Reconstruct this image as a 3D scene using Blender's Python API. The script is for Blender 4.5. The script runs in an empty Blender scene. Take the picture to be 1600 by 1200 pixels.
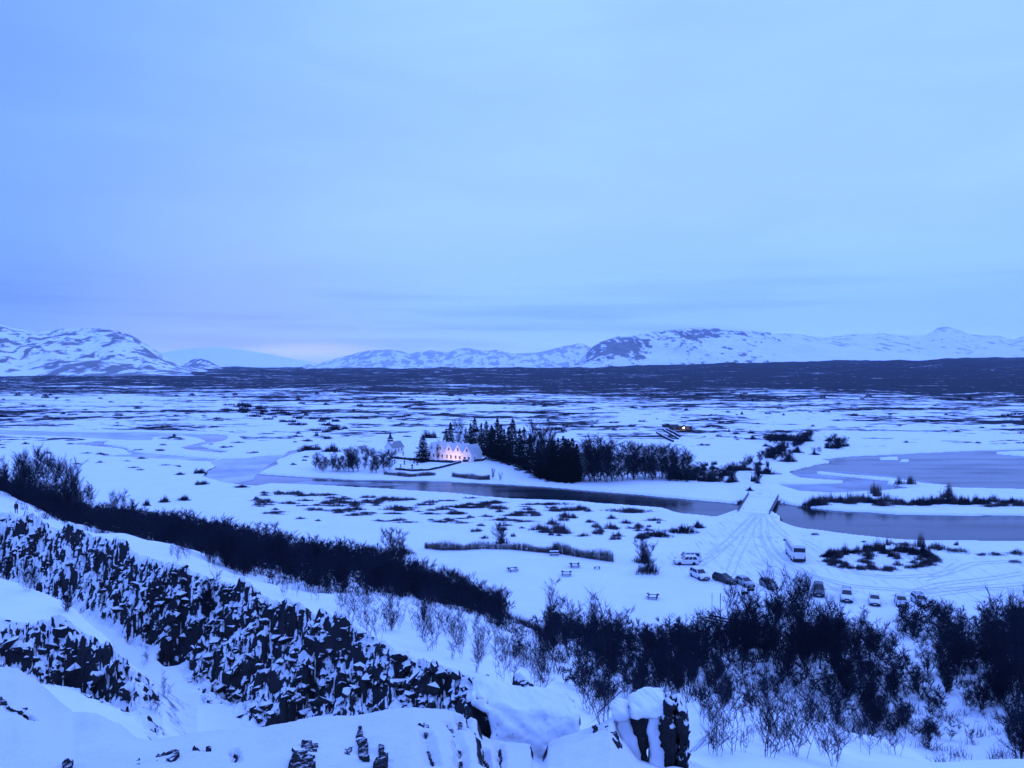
import bpy, bmesh, math, random
import numpy as np
from mathutils import Vector, Matrix, Quaternion
from mathutils.geometry import tessellate_polygon

random.seed(7)
rng = np.random.default_rng(7)
R = math.radians
scene = bpy.context.scene
col = scene.collection

# ------------------------------------------------------------------ camera
F = 1250.0            # focal length in photo pixels (1600 wide)
EYE = 44.0
PITCH = math.atan((600 - 568) / F)
cam_d = bpy.data.cameras.new('camera')
cam = bpy.data.objects.new('camera', cam_d)
col.objects.link(cam)
cam.location = (0, 0, EYE)
cam.rotation_euler = (math.pi / 2 - PITCH, 0, 0)
cam_d.sensor_width = 36.0
cam_d.lens = F / 1600 * 36.0
cam_d.clip_start = 0.1
cam_d.clip_end = 60000
scene.camera = cam

# ------------------------------------------------------------------ sky, sun, exposure
SUN_EL, SUN_AZ = R(38), R(-20)
world = bpy.data.worlds.new('World')
scene.world = world
world.use_nodes = True


def build_world():
    nt = world.node_tree
    nt.nodes.clear()
    N, L = nt.nodes.new, nt.links.new
    out = N('ShaderNodeOutputWorld')
    mix = N('ShaderNodeMixShader')
    sky = N('ShaderNodeTexSky')
    sky.sky_type = 'NISHITA'
    sky.sun_disc = False
    sky.sun_elevation = R(3)
    sky.sun_rotation = SUN_AZ
    bg1 = N('ShaderNodeBackground'); bg1.inputs['Strength'].default_value = 0.10
    L(sky.outputs[0], bg1.inputs['Color'])
    tc = N('ShaderNodeTexCoord')
    sep = N('ShaderNodeSeparateXYZ'); L(tc.outputs['Generated'], sep.inputs[0])
    ramp = N('ShaderNodeValToRGB')
    mr = N('ShaderNodeMapRange'); mr.inputs[1].default_value = -0.1; mr.inputs[2].default_value = 0.9
    L(sep.outputs['Z'], mr.inputs[0]); L(mr.outputs[0], ramp.inputs[0])
    cr = ramp.color_ramp
    cr.elements[0].position = 0.0; cr.elements[0].color = (0.26, 0.50, 1.8, 1)
    cr.elements[1].position = 1.0; cr.elements[1].color = (0.46, 0.83, 2.6, 1)
    for p, c in ((0.10, (0.38, 0.71, 2.0)), (0.130, (0.37, 0.695, 2.0)), (0.165, (0.315, 0.62, 1.95)),
                 (0.28, (0.375, 0.665, 2.15)), (0.42, (0.36, 0.64, 2.15)), (0.56, (0.37, 0.66, 2.2)), (0.72, (0.40, 0.72, 2.3))):
        e = cr.elements.new(p); e.color = (*c, 1)
    # soft cloud structure, stretched along the horizon
    mp = N('ShaderNodeMapping'); mp.inputs['Scale'].default_value = (1.6, 1.6, 7.0)
    L(tc.outputs['Generated'], mp.inputs[0])
    nz = N('ShaderNodeTexNoise'); nz.inputs['Scale'].default_value = 2.2; nz.inputs['Detail'].default_value = 5
    nz.inputs['Roughness'].default_value = 0.55; nz.inputs['Distortion'].default_value = 0.4
    L(mp.outputs[0], nz.inputs['Vector'])
    m1 = N('ShaderNodeMapRange'); m1.inputs[1].default_value = 0.3; m1.inputs[2].default_value = 0.7
    m1.inputs[3].default_value = 0.95; m1.inputs[4].default_value = 1.05
    L(nz.outputs['Fac'], m1.inputs[0])
    mul = N('ShaderNodeVectorMath'); mul.operation = 'SCALE'
    L(ramp.outputs[0], mul.inputs[0]); L(m1.outputs[0], mul.inputs['Scale'])
    # the brighter side of the dusk sky: ahead and to the right
    dot = N('ShaderNodeVectorMath'); dot.operation = 'DOT_PRODUCT'
    L(tc.outputs['Generated'], dot.inputs[0]); dot.inputs[1].default_value = Vector((0.97, 0.2, 0.0)).normalized()
    m2 = N('ShaderNodeMapRange'); m2.interpolation_type = 'SMOOTHSTEP'; m2.inputs[1].default_value = -0.56; m2.inputs[2].default_value = 0.22
    L(dot.outputs['Value'], m2.inputs[0])
    side = N('ShaderNodeMix'); side.data_type = 'RGBA'; L(m2.outputs[0], side.inputs['Factor'])
    side.inputs['A'].default_value = (0.43, 0.575, 0.72, 1); side.inputs['B'].default_value = (1.02, 1.02, 1.0, 1)
    mul2 = N('ShaderNodeVectorMath'); mul2.operation = 'MULTIPLY'
    L(mul.outputs[0], mul2.inputs[0]); L(side.outputs['Result'], mul2.inputs[1])
    # long cloud bars just over the horizon
    mpb = N('ShaderNodeMapping'); mpb.inputs['Scale'].default_value = (1.3, 1.3, 26.0); mpb.inputs['Location'].default_value = (3.1, 0.4, 0.7)
    L(tc.outputs['Generated'], mpb.inputs[0])
    nb = N('ShaderNodeTexNoise'); nb.inputs['Scale'].default_value = 1.8; nb.inputs['Detail'].default_value = 4
    L(mpb.outputs[0], nb.inputs['Vector'])
    mb = N('ShaderNodeMapRange'); mb.inputs[1].default_value = 0.47; mb.inputs[2].default_value = 0.60
    L(nb.outputs['Fac'], mb.inputs[0])
    band = N('ShaderNodeMapRange'); band.inputs[1].default_value = 0.13; band.inputs[2].default_value = 0.05
    L(sep.outputs['Z'], band.inputs[0])
    bm = N('ShaderNodeMath'); bm.operation = 'MULTIPLY'; L(mb.outputs[0], bm.inputs[0]); L(band.outputs[0], bm.inputs[1])
    bmm = N('ShaderNodeMath'); bmm.operation = 'MULTIPLY'; L(bm.outputs[0], bmm.inputs[0]); bmm.inputs[1].default_value = 0.8
    mc = N('ShaderNodeMix'); mc.data_type = 'RGBA'
    bar = N('ShaderNodeVectorMath'); bar.operation = 'MULTIPLY'; L(mul2.outputs[0], bar.inputs[0]); bar.inputs[1].default_value = (0.74, 0.80, 0.92)
    L(bmm.outputs[0], mc.inputs['Factor']); L(mul2.outputs[0], mc.inputs['A']); L(bar.outputs[0], mc.inputs['B'])
    # pale pink gap between the clouds and the horizon, to the left of the middle
    dp = N('ShaderNodeVectorMath'); dp.operation = 'SUBTRACT'
    L(tc.outputs['Generated'], dp.inputs[0]); dp.inputs[1].default_value = Vector((-0.245, 1, 0.017)).normalized()
    dps = N('ShaderNodeVectorMath'); dps.operation = 'MULTIPLY'; L(dp.outputs[0], dps.inputs[0]); dps.inputs[1].default_value = (1 / 0.085, 1 / 0.085, 1 / 0.010)
    dl = N('ShaderNodeVectorMath'); dl.operation = 'LENGTH'; L(dps.outputs[0], dl.inputs[0])
    dm = N('ShaderNodeMapRange'); dm.interpolation_type = 'SMOOTHSTEP'; dm.inputs[1].default_value = 1.25; dm.inputs[2].default_value = 0.2; dm.inputs[4].default_value = 0.6
    L(dl.outputs['Value'], dm.inputs[0])
    mpk = N('ShaderNodeMix'); mpk.data_type = 'RGBA'
    L(dm.outputs[0], mpk.inputs['Factor']); L(mc.outputs['Result'], mpk.inputs['A']); mpk.inputs['B'].default_value = (0.58, 0.75, 1.15, 1)
    bg2 = N('ShaderNodeBackground'); bg2.inputs['Strength'].default_value = 1.0
    L(mpk.outputs['Result'], bg2.inputs['Color'])
    mix.inputs[0].default_value = 0.97
    L(bg1.outputs[0], mix.inputs[1]); L(bg2.outputs[0], mix.inputs[2]); L(mix.outputs[0], out.inputs['Surface'])


build_world()
sun_d = bpy.data.lights.new('sun', 'SUN')
sun_d.energy = 0.9
sun_d.angle = R(70)
sun_d.color = (0.16, 0.29, 1.0)
sun = bpy.data.objects.new('sun', sun_d)
col.objects.link(sun)
sun.rotation_euler = (math.pi / 2 - SUN_EL, 0, math.pi + R(25))

vs = scene.view_settings
vs.view_transform = 'Standard'
vs.look = 'None'
vs.gamma = 1.0
vs.use_curve_mapping = False
vs.exposure = 0.0
scene.cycles.volume_bounces = 1
scene.cycles.max_bounces = 6
scene.cycles.use_denoising = True

# ------------------------------------------------------------------ materials


def mat(name, base=(0.5, 0.5, 0.5), rough=0.8, var=0.0, scale=3.0, metallic=0.0, spec=0.3, bump=0.0, emit=None):
    m = bpy.data.materials.new(name)
    m.use_nodes = True
    nt = m.node_tree
    b = nt.nodes['Principled BSDF']
    b.inputs['Base Color'].default_value = (*base, 1)
    b.inputs['Roughness'].default_value = rough
    b.inputs['Metallic'].default_value = metallic
    b.inputs['Specular IOR Level'].default_value = spec
    if emit:
        b.inputs['Emission Color'].default_value = (*emit[0], 1)
        b.inputs['Emission Strength'].default_value = emit[1]
    if var > 0 or bump > 0:
        tc = nt.nodes.new('ShaderNodeTexCoord')
        nz = nt.nodes.new('ShaderNodeTexNoise')
        nz.inputs['Scale'].default_value = scale
        nz.inputs['Detail'].default_value = 6
        nt.links.new(tc.outputs['Object'], nz.inputs['Vector'])
        if var > 0:
            mx = nt.nodes.new('ShaderNodeMix'); mx.data_type = 'RGBA'
            mx.inputs['A'].default_value = (*[c * (1 - var) for c in base], 1)
            mx.inputs['B'].default_value = (*[min(1, c * (1 + var)) for c in base], 1)
            nt.links.new(nz.outputs['Fac'], mx.inputs['Factor'])
            nt.links.new(mx.outputs['Result'], b.inputs['Base Color'])
        if bump > 0:
            bp = nt.nodes.new('ShaderNodeBump')
            bp.inputs['Strength'].default_value = bump
            bp.inputs['Distance'].default_value = 0.1
            nt.links.new(nz.outputs['Fac'], bp.inputs['Height'])
            nt.links.new(bp.outputs[0], b.inputs['Normal'])
    return m


SNOW = (0.80, 0.82, 0.85)
ROCK = (0.024, 0.024, 0.027)


def snow_ground(name, lo=0.55, hi=0.80, dark=ROCK, scrub=False, nscale=1.3, namp=0.35, tracks=False, tuft=0.0, bump=0.25, snow=1.0):
    """Snow lying on whatever is not too steep; the bare ground shows on steep faces. scrub: dwarf birch cover read from a mesh attribute."""
    m = bpy.data.materials.new(name)
    m.use_nodes = True
    nt = m.node_tree
    N, L = nt.nodes.new, nt.links.new
    b = nt.nodes['Principled BSDF']
    b.inputs['Roughness'].default_value = 0.85
    b.inputs['Specular IOR Level'].default_value = 0.04
    geo = N('ShaderNodeNewGeometry')
    sep = N('ShaderNodeSeparateXYZ'); L(geo.outputs['Normal'], sep.inputs[0])
    nz = N('ShaderNodeTexNoise'); nz.inputs['Scale'].default_value = nscale; nz.inputs['Detail'].default_value = 7; nz.inputs['Roughness'].default_value = 0.6
    L(geo.outputs['Position'], nz.inputs['Vector'])
    sub = N('ShaderNodeMath'); sub.operation = 'SUBTRACT'; L(nz.outputs['Fac'], sub.inputs[0]); sub.inputs[1].default_value = 0.5
    mu = N('ShaderNodeMath'); mu.operation = 'MULTIPLY_ADD'; L(sub.outputs[0], mu.inputs[0]); mu.inputs[1].default_value = namp * 2; L(sep.outputs['Z'], mu.inputs[2])
    mr = N('ShaderNodeMapRange'); mr.interpolation_type = 'SMOOTHSTEP'
    mr.inputs[1].default_value = lo; mr.inputs[2].default_value = hi
    L(mu.outputs[0], mr.inputs[0])
    # snow tint with faint drift and crust variation
    n2 = N('ShaderNodeTexNoise'); n2.inputs['Scale'].default_value = 0.12; n2.inputs['Detail'].default_value = 8; n2.inputs['Roughness'].default_value = 0.65
    L(geo.outputs['Position'], n2.inputs['Vector'])
    sc = N('ShaderNodeMix'); sc.data_type = 'RGBA'; L(n2.outputs['Fac'], sc.inputs['Factor'])
    sc.inputs['A'].default_value = (0.71 * snow, 0.74 * snow, 0.79 * snow, 1); sc.inputs['B'].default_value = (0.90 * snow, 0.91 * snow, 0.92 * snow, 1)
    snow_out = sc.outputs['Result']
    if tracks:
        wv = N('ShaderNodeTexNoise'); wv.inputs['Scale'].default_value = 0.55; wv.inputs['Detail'].default_value = 5; wv.inputs['Distortion'].default_value = 2.5
        mpn = N('ShaderNodeMapping'); mpn.inputs['Rotation'].default_value = (0, 0, R(-22)); mpn.inputs['Scale'].default_value = (1.0, 0.12, 1.0)
        L(geo.outputs['Position'], mpn.inputs[0]); L(mpn.outputs[0], wv.inputs['Vector'])
        tm = N('ShaderNodeMapRange'); tm.inputs[1].default_value = 0.52; tm.inputs[2].default_value = 0.66; tm.inputs[4].default_value = 0.45
        L(wv.outputs['Fac'], tm.inputs[0])
        tx = N('ShaderNodeMix'); tx.data_type = 'RGBA'; L(tm.outputs[0], tx.inputs['Factor']); L(snow_out, tx.inputs['A']); tx.inputs['B'].default_value = (0.36, 0.38, 0.42, 1)
        snow_out = tx.outputs['Result']
    if tuft > 0:
        n4 = N('ShaderNodeTexNoise'); n4.inputs['Scale'].default_value = 0.9; n4.inputs['Detail'].default_value = 9; n4.inputs['Roughness'].default_value = 0.75
        L(geo.outputs['Position'], n4.inputs['Vector'])
        n5 = N('ShaderNodeTexNoise'); n5.inputs['Scale'].default_value = 0.035; n5.inputs['Detail'].default_value = 3
        L(geo.outputs['Position'], n5.inputs['Vector'])
        m5 = N('ShaderNodeMapRange'); m5.inputs[1].default_value = 0.45; m5.inputs[2].default_value = 0.75; m5.inputs[3].default_value = -0.10; m5.inputs[4].default_value = 0.07
        L(n5.outputs['Fac'], m5.inputs[0])
        ad = N('ShaderNodeMath'); L(n4.outputs['Fac'], ad.inputs[0]); L(m5.outputs[0], ad.inputs[1])
        tm = N('ShaderNodeMapRange'); tm.inputs[1].default_value = 0.71 - tuft * 0.1; tm.inputs[2].default_value = 0.79 - tuft * 0.1; tm.inputs[4].default_value = 0.8
        L(ad.outputs[0], tm.inputs[0])
        tx = N('ShaderNodeMix'); tx.data_type = 'RGBA'; L(tm.outputs[0], tx.inputs['Factor']); L(snow_out, tx.inputs['A']); tx.inputs['B'].default_value = (0.10, 0.09, 0.08, 1)
        snow_out = tx.outputs['Result']
    dk = N('ShaderNodeMix'); dk.data_type = 'RGBA'; L(nz.outputs['Fac'], dk.inputs['Factor'])
    dk.inputs['A'].default_value = (*[c * 0.6 for c in dark], 1); dk.inputs['B'].default_value = (*[c * 1.5 for c in dark], 1)
    cm = N('ShaderNodeMix'); cm.data_type = 'RGBA'
    L(mr.outputs[0], cm.inputs['Factor']); L(dk.outputs['Result'], cm.inputs['A']); L(snow_out, cm.inputs['B'])
    final = cm.outputs['Result']
    if scrub:
        at = N('ShaderNodeAttribute'); at.attribute_name = 'cover'
        acc = None
        for s, w in ((0.0045, 0.95), (0.020, 1.10), (0.11, 0.85)):
            n3 = N('ShaderNodeTexNoise'); n3.inputs['Scale'].default_value = s; n3.inputs['Detail'].default_value = 4; n3.inputs['Roughness'].default_value = 0.6
            mp3 = N('ShaderNodeMapping'); mp3.inputs['Scale'].default_value = (0.75, 1.2, 0.0)
            L(geo.outputs['Position'], mp3.inputs[0]); L(mp3.outputs[0], n3.inputs['Vector'])
            k = N('ShaderNodeMath'); k.operation = 'MULTIPLY_ADD'; L(n3.outputs['Fac'], k.inputs[0]); k.inputs[1].default_value = w
            if acc is None: k.inputs[2].default_value = -w * 0.5
            else:
                k2 = N('ShaderNodeMath'); k2.operation = 'SUBTRACT'; L(acc, k2.inputs[0]); k2.inputs[1].default_value = w * 0.5
                L(k2.outputs[0], k.inputs[2])
            acc = k.outputs[0]
        # acc is about -0.25 .. 0.25 ; cover -> threshold
        th = N('ShaderNodeMath'); th.operation = 'ADD'; L(acc, th.inputs[0]); L(at.outputs['Fac'], th.inputs[1])
        sm = N('ShaderNodeMapRange'); sm.interpolation_type = 'SMOOTHSTEP'; sm.inputs[1].default_value = 0.47; sm.inputs[2].default_value = 0.55
        L(th.outputs[0], sm.inputs[0])
        sx = N('ShaderNodeMix'); sx.data_type = 'RGBA'; L(sm.outputs[0], sx.inputs['Factor']); L(final, sx.inputs['A'])
        n6 = N('ShaderNodeTexNoise'); n6.inputs['Scale'].default_value = 0.08; n6.inputs['Detail'].default_value = 6; L(geo.outputs['Position'], n6.inputs['Vector'])
        m6 = N('ShaderNodeMapRange'); m6.inputs[1].default_value = 0.5; m6.inputs[2].default_value = 0.75; L(n6.outputs['Fac'], m6.inputs[0])
        s6 = N('ShaderNodeMix'); s6.data_type = 'RGBA'; L(m6.outputs[0], s6.inputs['Factor']); s6.inputs['A'].default_value = (0.007, 0.010, 0.020, 1); s6.inputs['B'].default_value = (0.022, 0.022, 0.030, 1)
        L(s6.outputs['Result'], sx.inputs['B'])
        final = sx.outputs['Result']
    L(final, b.inputs['Base Color'])
    if bump > 0:
        bp = N('ShaderNodeBump'); bp.inputs['Strength'].default_value = bump; bp.inputs['Distance'].default_value = 0.25
        nbp = N('ShaderNodeTexNoise'); nbp.inputs['Scale'].default_value = 1.1; nbp.inputs['Detail'].default_value = 6; nbp.inputs['Roughness'].default_value = 0.6
        L(geo.outputs['Position'], nbp.inputs['Vector'])
        nb2 = N('ShaderNodeTexNoise'); nb2.inputs['Scale'].default_value = 7.0; nb2.inputs['Detail'].default_value = 5; nb2.inputs['Roughness'].default_value = 0.7
        L(geo.outputs['Position'], nb2.inputs['Vector'])
        hm = N('ShaderNodeMath'); hm.operation = 'MULTIPLY_ADD'; L(nb2.outputs['Fac'], hm.inputs[0]); hm.inputs[1].default_value = 0.35; L(nbp.outputs['Fac'], hm.inputs[2])
        L(hm.outputs[0], bp.inputs['Height']); L(bp.outputs[0], b.inputs['Normal'])
    return m


M = {}
M['hillside'] = snow_ground('snow on hillside', 0.50, 0.72, tuft=0.35, bump=0.25)
M['valley'] = snow_ground('snow on valley floor', 0.70, 0.86, scrub=True, dark=(0.03, 0.028, 0.028), namp=0.06, tuft=0.75, bump=0.3)
M['plain'] = snow_ground('snow and scrub on lava plain', 0.45, 0.7, scrub=True, namp=0.1, bump=0.0)
M['packed'] = snow_ground('packed snow', 0.5, 0.7, tracks=True, bump=0.2)
M['rock_face'] = snow_ground('snow on lava rubble', 0.63, 0.73, nscale=2.1, namp=0.62, bump=0.5, snow=0.92)
M['stone'] = snow_ground('snow on lava stone', 0.58, 0.74, nscale=2.6, namp=0.55, bump=0.6, snow=0.92)
M['ledge'] = snow_ground('snow on rock ledge', 0.42, 0.60, nscale=2.2, namp=0.16, bump=0.55, snow=0.84)  # snow colour lowered here to imitate the dimmer light on the foreground
M['bare_rock'] = snow_ground('bare fissure rock', 0.93, 1.05, nscale=5.0, namp=0.20, bump=0.8, snow=0.8)
M['ledge_stone'] = snow_ground('snow on fissure rock', 0.40, 0.50, nscale=3.2, namp=0.85, bump=0.6, snow=0.9)
M['bark'] = mat('bare birch twigs', (0.017, 0.020, 0.031), 0.9, 0.5, 2.0, spec=0.0)
M['trunk'] = mat('birch bark', (0.030, 0.029, 0.032), 0.9, 0.5, 3.0, spec=0.0)
M['willow'] = mat('willow twigs', (0.060, 0.055, 0.058), 0.9, 0.5, 1.0, spec=0.0)
M['scrub'] = mat('scrub twigs', (0.020, 0.022, 0.031), 0.9, 0.5, 0.8, spec=0.0)
M['spruce'] = mat('spruce needles', (0.010, 0.014, 0.014), 0.85, 0.5, 1.5, spec=0.0)
M['white_wall'] = mat('white painted wall', (0.78, 0.77, 0.74), 0.7, 0.06, 1.5, bump=0.1)
M['roof_metal'] = mat('snow dusted metal roof', (0.55, 0.57, 0.60), 0.6, 0.25, 0.8)
M['seam'] = mat('roof seam', (0.22, 0.23, 0.25), 0.5)
M['glass'] = mat('dark window glass', (0.012, 0.015, 0.02), 0.06, spec=0.5)
M['frame'] = mat('white window frame', (0.70, 0.69, 0.66), 0.6)
M['door'] = mat('dark green door', (0.03, 0.05, 0.05), 0.5)
M['stonewall'] = mat('dark lava stone', (0.035, 0.033, 0.033), 0.95, 0.6, 4.0, bump=0.5)
M['snow'] = mat('fresh snow cap', SNOW, 0.8, 0.06, 4.0, bump=0.15)
M['timber'] = mat('dark weathered timber', (0.05, 0.042, 0.038), 0.85, 0.4, 6.0)
M['spire'] = mat('dark spire sheet', (0.03, 0.035, 0.035), 0.5)
M['concrete'] = mat('bridge concrete', (0.16, 0.16, 0.16), 0.85, 0.3, 2.0)
M['rail'] = mat('galvanised rail', (0.20, 0.20, 0.21), 0.5, metallic=0.4)
M['tyre'] = mat('black tyre', (0.015, 0.015, 0.015), 0.85)
M['rim'] = mat('alloy rim', (0.30, 0.30, 0.32), 0.4, metallic=0.6)
M['black'] = mat('black plastic', (0.02, 0.02, 0.02), 0.6)
M['lamp_glass'] = mat('headlight glass', (0.55, 0.58, 0.62), 0.15, spec=0.6)
M['tail'] = mat('tail light', (0.20, 0.01, 0.01), 0.3)
M['plate'] = mat('number plate', (0.70, 0.70, 0.70), 0.5)
M['cloth_dark'] = mat('dark winter clothes', (0.018, 0.018, 0.022), 0.9)
M['skin'] = mat('skin', (0.45, 0.28, 0.21), 0.6)
M['cloth_cap'] = mat('dark wool hat', (0.02, 0.02, 0.025), 0.9)
M['bulb'] = mat('lit lamp', (1, 0.8, 0.6), 0.5, emit=((1.0, 0.78, 0.52), 40))


def water_mat():
    m = bpy.data.materials.new('dark river water')
    m.use_nodes = True
    nt = m.node_tree; N, L = nt.nodes.new, nt.links.new
    b = nt.nodes['Principled BSDF']
    b.inputs['Base Color'].default_value = (0.012, 0.018, 0.024, 1)
    b.inputs['Roughness'].default_value = 0.10
    b.inputs['IOR'].default_value = 1.33
    b.inputs['Specular IOR Level'].default_value = 0.17
    geo = N('ShaderNodeNewGeometry')
    nz = N('ShaderNodeTexNoise'); nz.inputs['Scale'].default_value = 0.9; nz.inputs['Detail'].default_value = 4
    mp = N('ShaderNodeMapping'); mp.inputs['Scale'].default_value = (0.5, 1.0, 1.0); mp.inputs['Rotation'].default_value = (0, 0, R(-8))
    L(geo.outputs['Position'], mp.inputs[0]); L(mp.outputs[0], nz.inputs['Vector'])
    bp = N('ShaderNodeBump'); bp.inputs['Strength'].default_value = 0.4; bp.inputs['Distance'].default_value = 0.06
    L(nz.outputs['Fac'], bp.inputs['Height']); L(bp.outputs[0], b.inputs['Normal'])
    n2 = N('ShaderNodeTexNoise'); n2.inputs['Scale'].default_value = 0.05; n2.inputs['Detail'].default_value = 5
    mp2 = N('ShaderNodeMapping'); mp2.inputs['Scale'].default_value = (0.35, 1.5, 1.0); L(geo.outputs['Position'], mp2.inputs[0]); L(mp2.outputs[0], n2.inputs['Vector'])
    mr = N('ShaderNodeMapRange'); mr.inputs[1].default_value = 0.35; mr.inputs[2].default_value = 0.7; mr.inputs[3].default_value = 0.05; mr.inputs[4].default_value = 0.28
    L(n2.outputs['Fac'], mr.inputs[0]); L(mr.outputs[0], b.inputs['Roughness'])
    return m


def ice_mat(name, a, c):
    m = bpy.data.materials.new(name)
    m.use_nodes = True
    nt = m.node_tree; N, L = nt.nodes.new, nt.links.new
    b = nt.nodes['Principled BSDF']
    b.inputs['Roughness'].default_value = 0.35
    geo = N('ShaderNodeNewGeometry')
    n2 = N('ShaderNodeTexNoise'); n2.inputs['Scale'].default_value = 0.05; n2.inputs['Detail'].default_value = 7; n2.inputs['Roughness'].default_value = 0.6
    L(geo.outputs['Position'], n2.inputs['Vector'])
    mr = N('ShaderNodeMapRange'); mr.inputs[1].default_value = 0.36; mr.inputs[2].default_value = 0.62; L(n2.outputs['Fac'], mr.inputs[0])
    mx = N('ShaderNodeMix'); mx.data_type = 'RGBA'; L(mr.outputs[0], mx.inputs['Factor'])
    mx.inputs['A'].default_value = (*a, 1); mx.inputs['B'].default_value = (*c, 1)
    L(mx.outputs['Result'], b.inputs['Base Color'])
    return m


M['water'] = water_mat()
M['ice'] = ice_mat('grey river ice', (0.14, 0.17, 0.21), (0.42, 0.45, 0.49))
M['ice_dark'] = ice_mat('thin pond ice', (0.05, 0.07, 0.10), (0.26, 0.29, 0.33))
M['mountain'] = None  # below


def mountain_mat(name, amount=0.5, scale=0.004, zlo=0.55):
    m = bpy.data.materials.new(name)
    m.use_nodes = True
    nt = m.node_tree; N, L = nt.nodes.new, nt.links.new
    b = nt.nodes['Principled BSDF']; b.inputs['Roughness'].default_value = 0.8; b.inputs['Specular IOR Level'].default_value = 0.2
    geo = N('ShaderNodeNewGeometry')
    at = N('ShaderNodeAttribute'); at.attribute_name = 'cover'
    n1 = N('ShaderNodeTexNoise'); n1.inputs['Scale'].default_value = scale; n1.inputs['Detail'].default_value = 9; n1.inputs['Roughness'].default_value = 0.62
    mp = N('ShaderNodeMapping'); mp.inputs['Scale'].default_value = (1.0, 0.5, 1.6); mp.inputs['Rotation'].default_value = (0, R(20), 0)
    L(geo.outputs['Position'], mp.inputs[0]); L(mp.outputs[0], n1.inputs['Vector'])
    st = N('ShaderNodeMath'); st.operation = 'MULTIPLY_ADD'; L(n1.outputs['Fac'], st.inputs[0]); st.inputs[1].default_value = 1.9; st.inputs[2].default_value = -0.45
    ad = N('ShaderNodeMath'); L(st.outputs[0], ad.inputs[0]); L(at.outputs['Fac'], ad.inputs[1])
    mr = N('ShaderNodeMapRange'); mr.interpolation_type = 'SMOOTHSTEP'; mr.inputs[1].default_value = 0.62; mr.inputs[2].default_value = 0.80; mr.inputs[4].default_value = amount
    L(ad.outputs[0], mr.inputs[0])
    mx = N('ShaderNodeMix'); mx.data_type = 'RGBA'; L(mr.outputs[0], mx.inputs['Factor'])
    mx.inputs['A'].default_value = (0.80, 0.82, 0.85, 1); mx.inputs['B'].default_value = (0.055, 0.05, 0.05, 1)
    L(mx.outputs['Result'], b.inputs['Base Color'])
    return m


# ------------------------------------------------------------------ object helpers


def tag(o, label=None, cat=None, group=None, kind=None):
    if label: o['label'] = label
    if cat: o['category'] = cat
    if group: o['group'] = group
    if kind: o['kind'] = kind
    return o


def empty(name, loc=(0, 0, 0), rz=0.0):
    o = bpy.data.objects.new(name, None)
    o.empty_display_size = 0.5
    col.objects.link(o)
    o.location = loc
    o.rotation_euler = (0, 0, rz)
    return o


def mesh_np(name, V, T, smooth=False, quads=False):
    V = np.asarray(V, dtype=np.float32).reshape(-1, 3)
    T = np.asarray(T, dtype=np.int32)
    k = T.shape[1]
    me = bpy.data.meshes.new(name)
    me.vertices.add(len(V)); me.vertices.foreach_set('co', V.ravel())
    me.loops.add(T.size); me.loops.foreach_set('vertex_index', T.ravel())
    me.polygons.add(len(T))
    me.polygons.foreach_set('loop_start', np.arange(0, T.size, k, dtype=np.int32))
    me.polygons.foreach_set('loop_total', np.full(len(T), k, dtype=np.int32))
    me.polygons.foreach_set('use_smooth', np.full(len(T), smooth))
    me.update(calc_edges=True)
    return me


def link(name, me, m=None, parent=None, loc=None):
    o = bpy.data.objects.new(name, me)
    col.objects.link(o)
    if m is not None:
        if not me.materials: me.materials.append(m)
        elif me.materials[0] != m:
            o.material_slots[0].link = 'OBJECT'; o.material_slots[0].material = m
    if parent is not None: o.parent = parent
    if loc is not None: o.location = loc
    return o


class MB:
    """collects simple solids into one bmesh"""
    def __init__(self): self.bm = bmesh.new()

    def box(self, c, s, rot=None, bevel=0.0):
        r = bmesh.ops.create_cube(self.bm, size=1.0)
        vs_ = r['verts']
        mtx = Matrix.Translation(c) @ (rot.to_4x4() if rot is not None else Matrix()) @ Matrix.Diagonal((*s, 1))
        bmesh.ops.transform(self.bm, matrix=mtx, verts=vs_)
        if bevel > 0:
            es = list({e for v in vs_ for e in v.link_edges})
            bmesh.ops.bevel(self.bm, geom=es, offset=bevel, segments=1, affect='EDGES')
        return self

    def bar(self, a, b, w, h=None):
        a, b = Vector(a), Vector(b)
        d = b - a
        q = d.to_track_quat('X', 'Z')
        return self.box((a + b) / 2, (d.length, w, h or w), q.to_matrix())

    def cyl(self, a, b, r1, r2=None, n=10):
        a, b = Vector(a), Vector(b)
        d = b - a
        r2 = r1 if r2 is None else r2
        q = d.to_track_quat('Z', 'Y')
        r = bmesh.ops.create_cone(self.bm, cap_ends=True, segments=n, radius1=r1, radius2=max(r2, 1e-4), depth=d.length)
        bmesh.ops.transform(self.bm, matrix=Matrix.Translation((a + b) / 2) @ q.to_matrix().to_4x4(), verts=r['verts'])
        return self

    def poly(self, pts, faces):
        vs_ = [self.bm.verts.new(p) for p in pts]
        for f in faces: self.bm.faces.new([vs_[i] for i in f])
        return self

    def prism(self, pts2, y0, y1, axis='y'):
        n = len(pts2)
        f = (lambda p, t: (p[0], t, p[1])) if axis == 'y' else (lambda p, t: (t, p[0], p[1]))
        a = [self.bm.verts.new(f(p, y0)) for p in pts2]
        b = [self.bm.verts.new(f(p, y1)) for p in pts2]
        self.bm.faces.new(a); self.bm.faces.new(b[::-1])
        for i in range(n):
            self.bm.faces.new([a[i], b[i], b[(i + 1) % n], a[(i + 1) % n]])
        return self

    def mesh(self, name, smooth=False):
        bmesh.ops.recalc_face_normals(self.bm, faces=self.bm.faces)
        me = bpy.data.meshes.new(name)
        self.bm.to_mesh(me); self.bm.free()
        if smooth:
            for p in me.polygons: p.use_smooth = True
        return me

    def build(self, name, m, parent=None, smooth=False):
        return link(name, self.mesh(name, smooth), m, parent)


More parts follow.
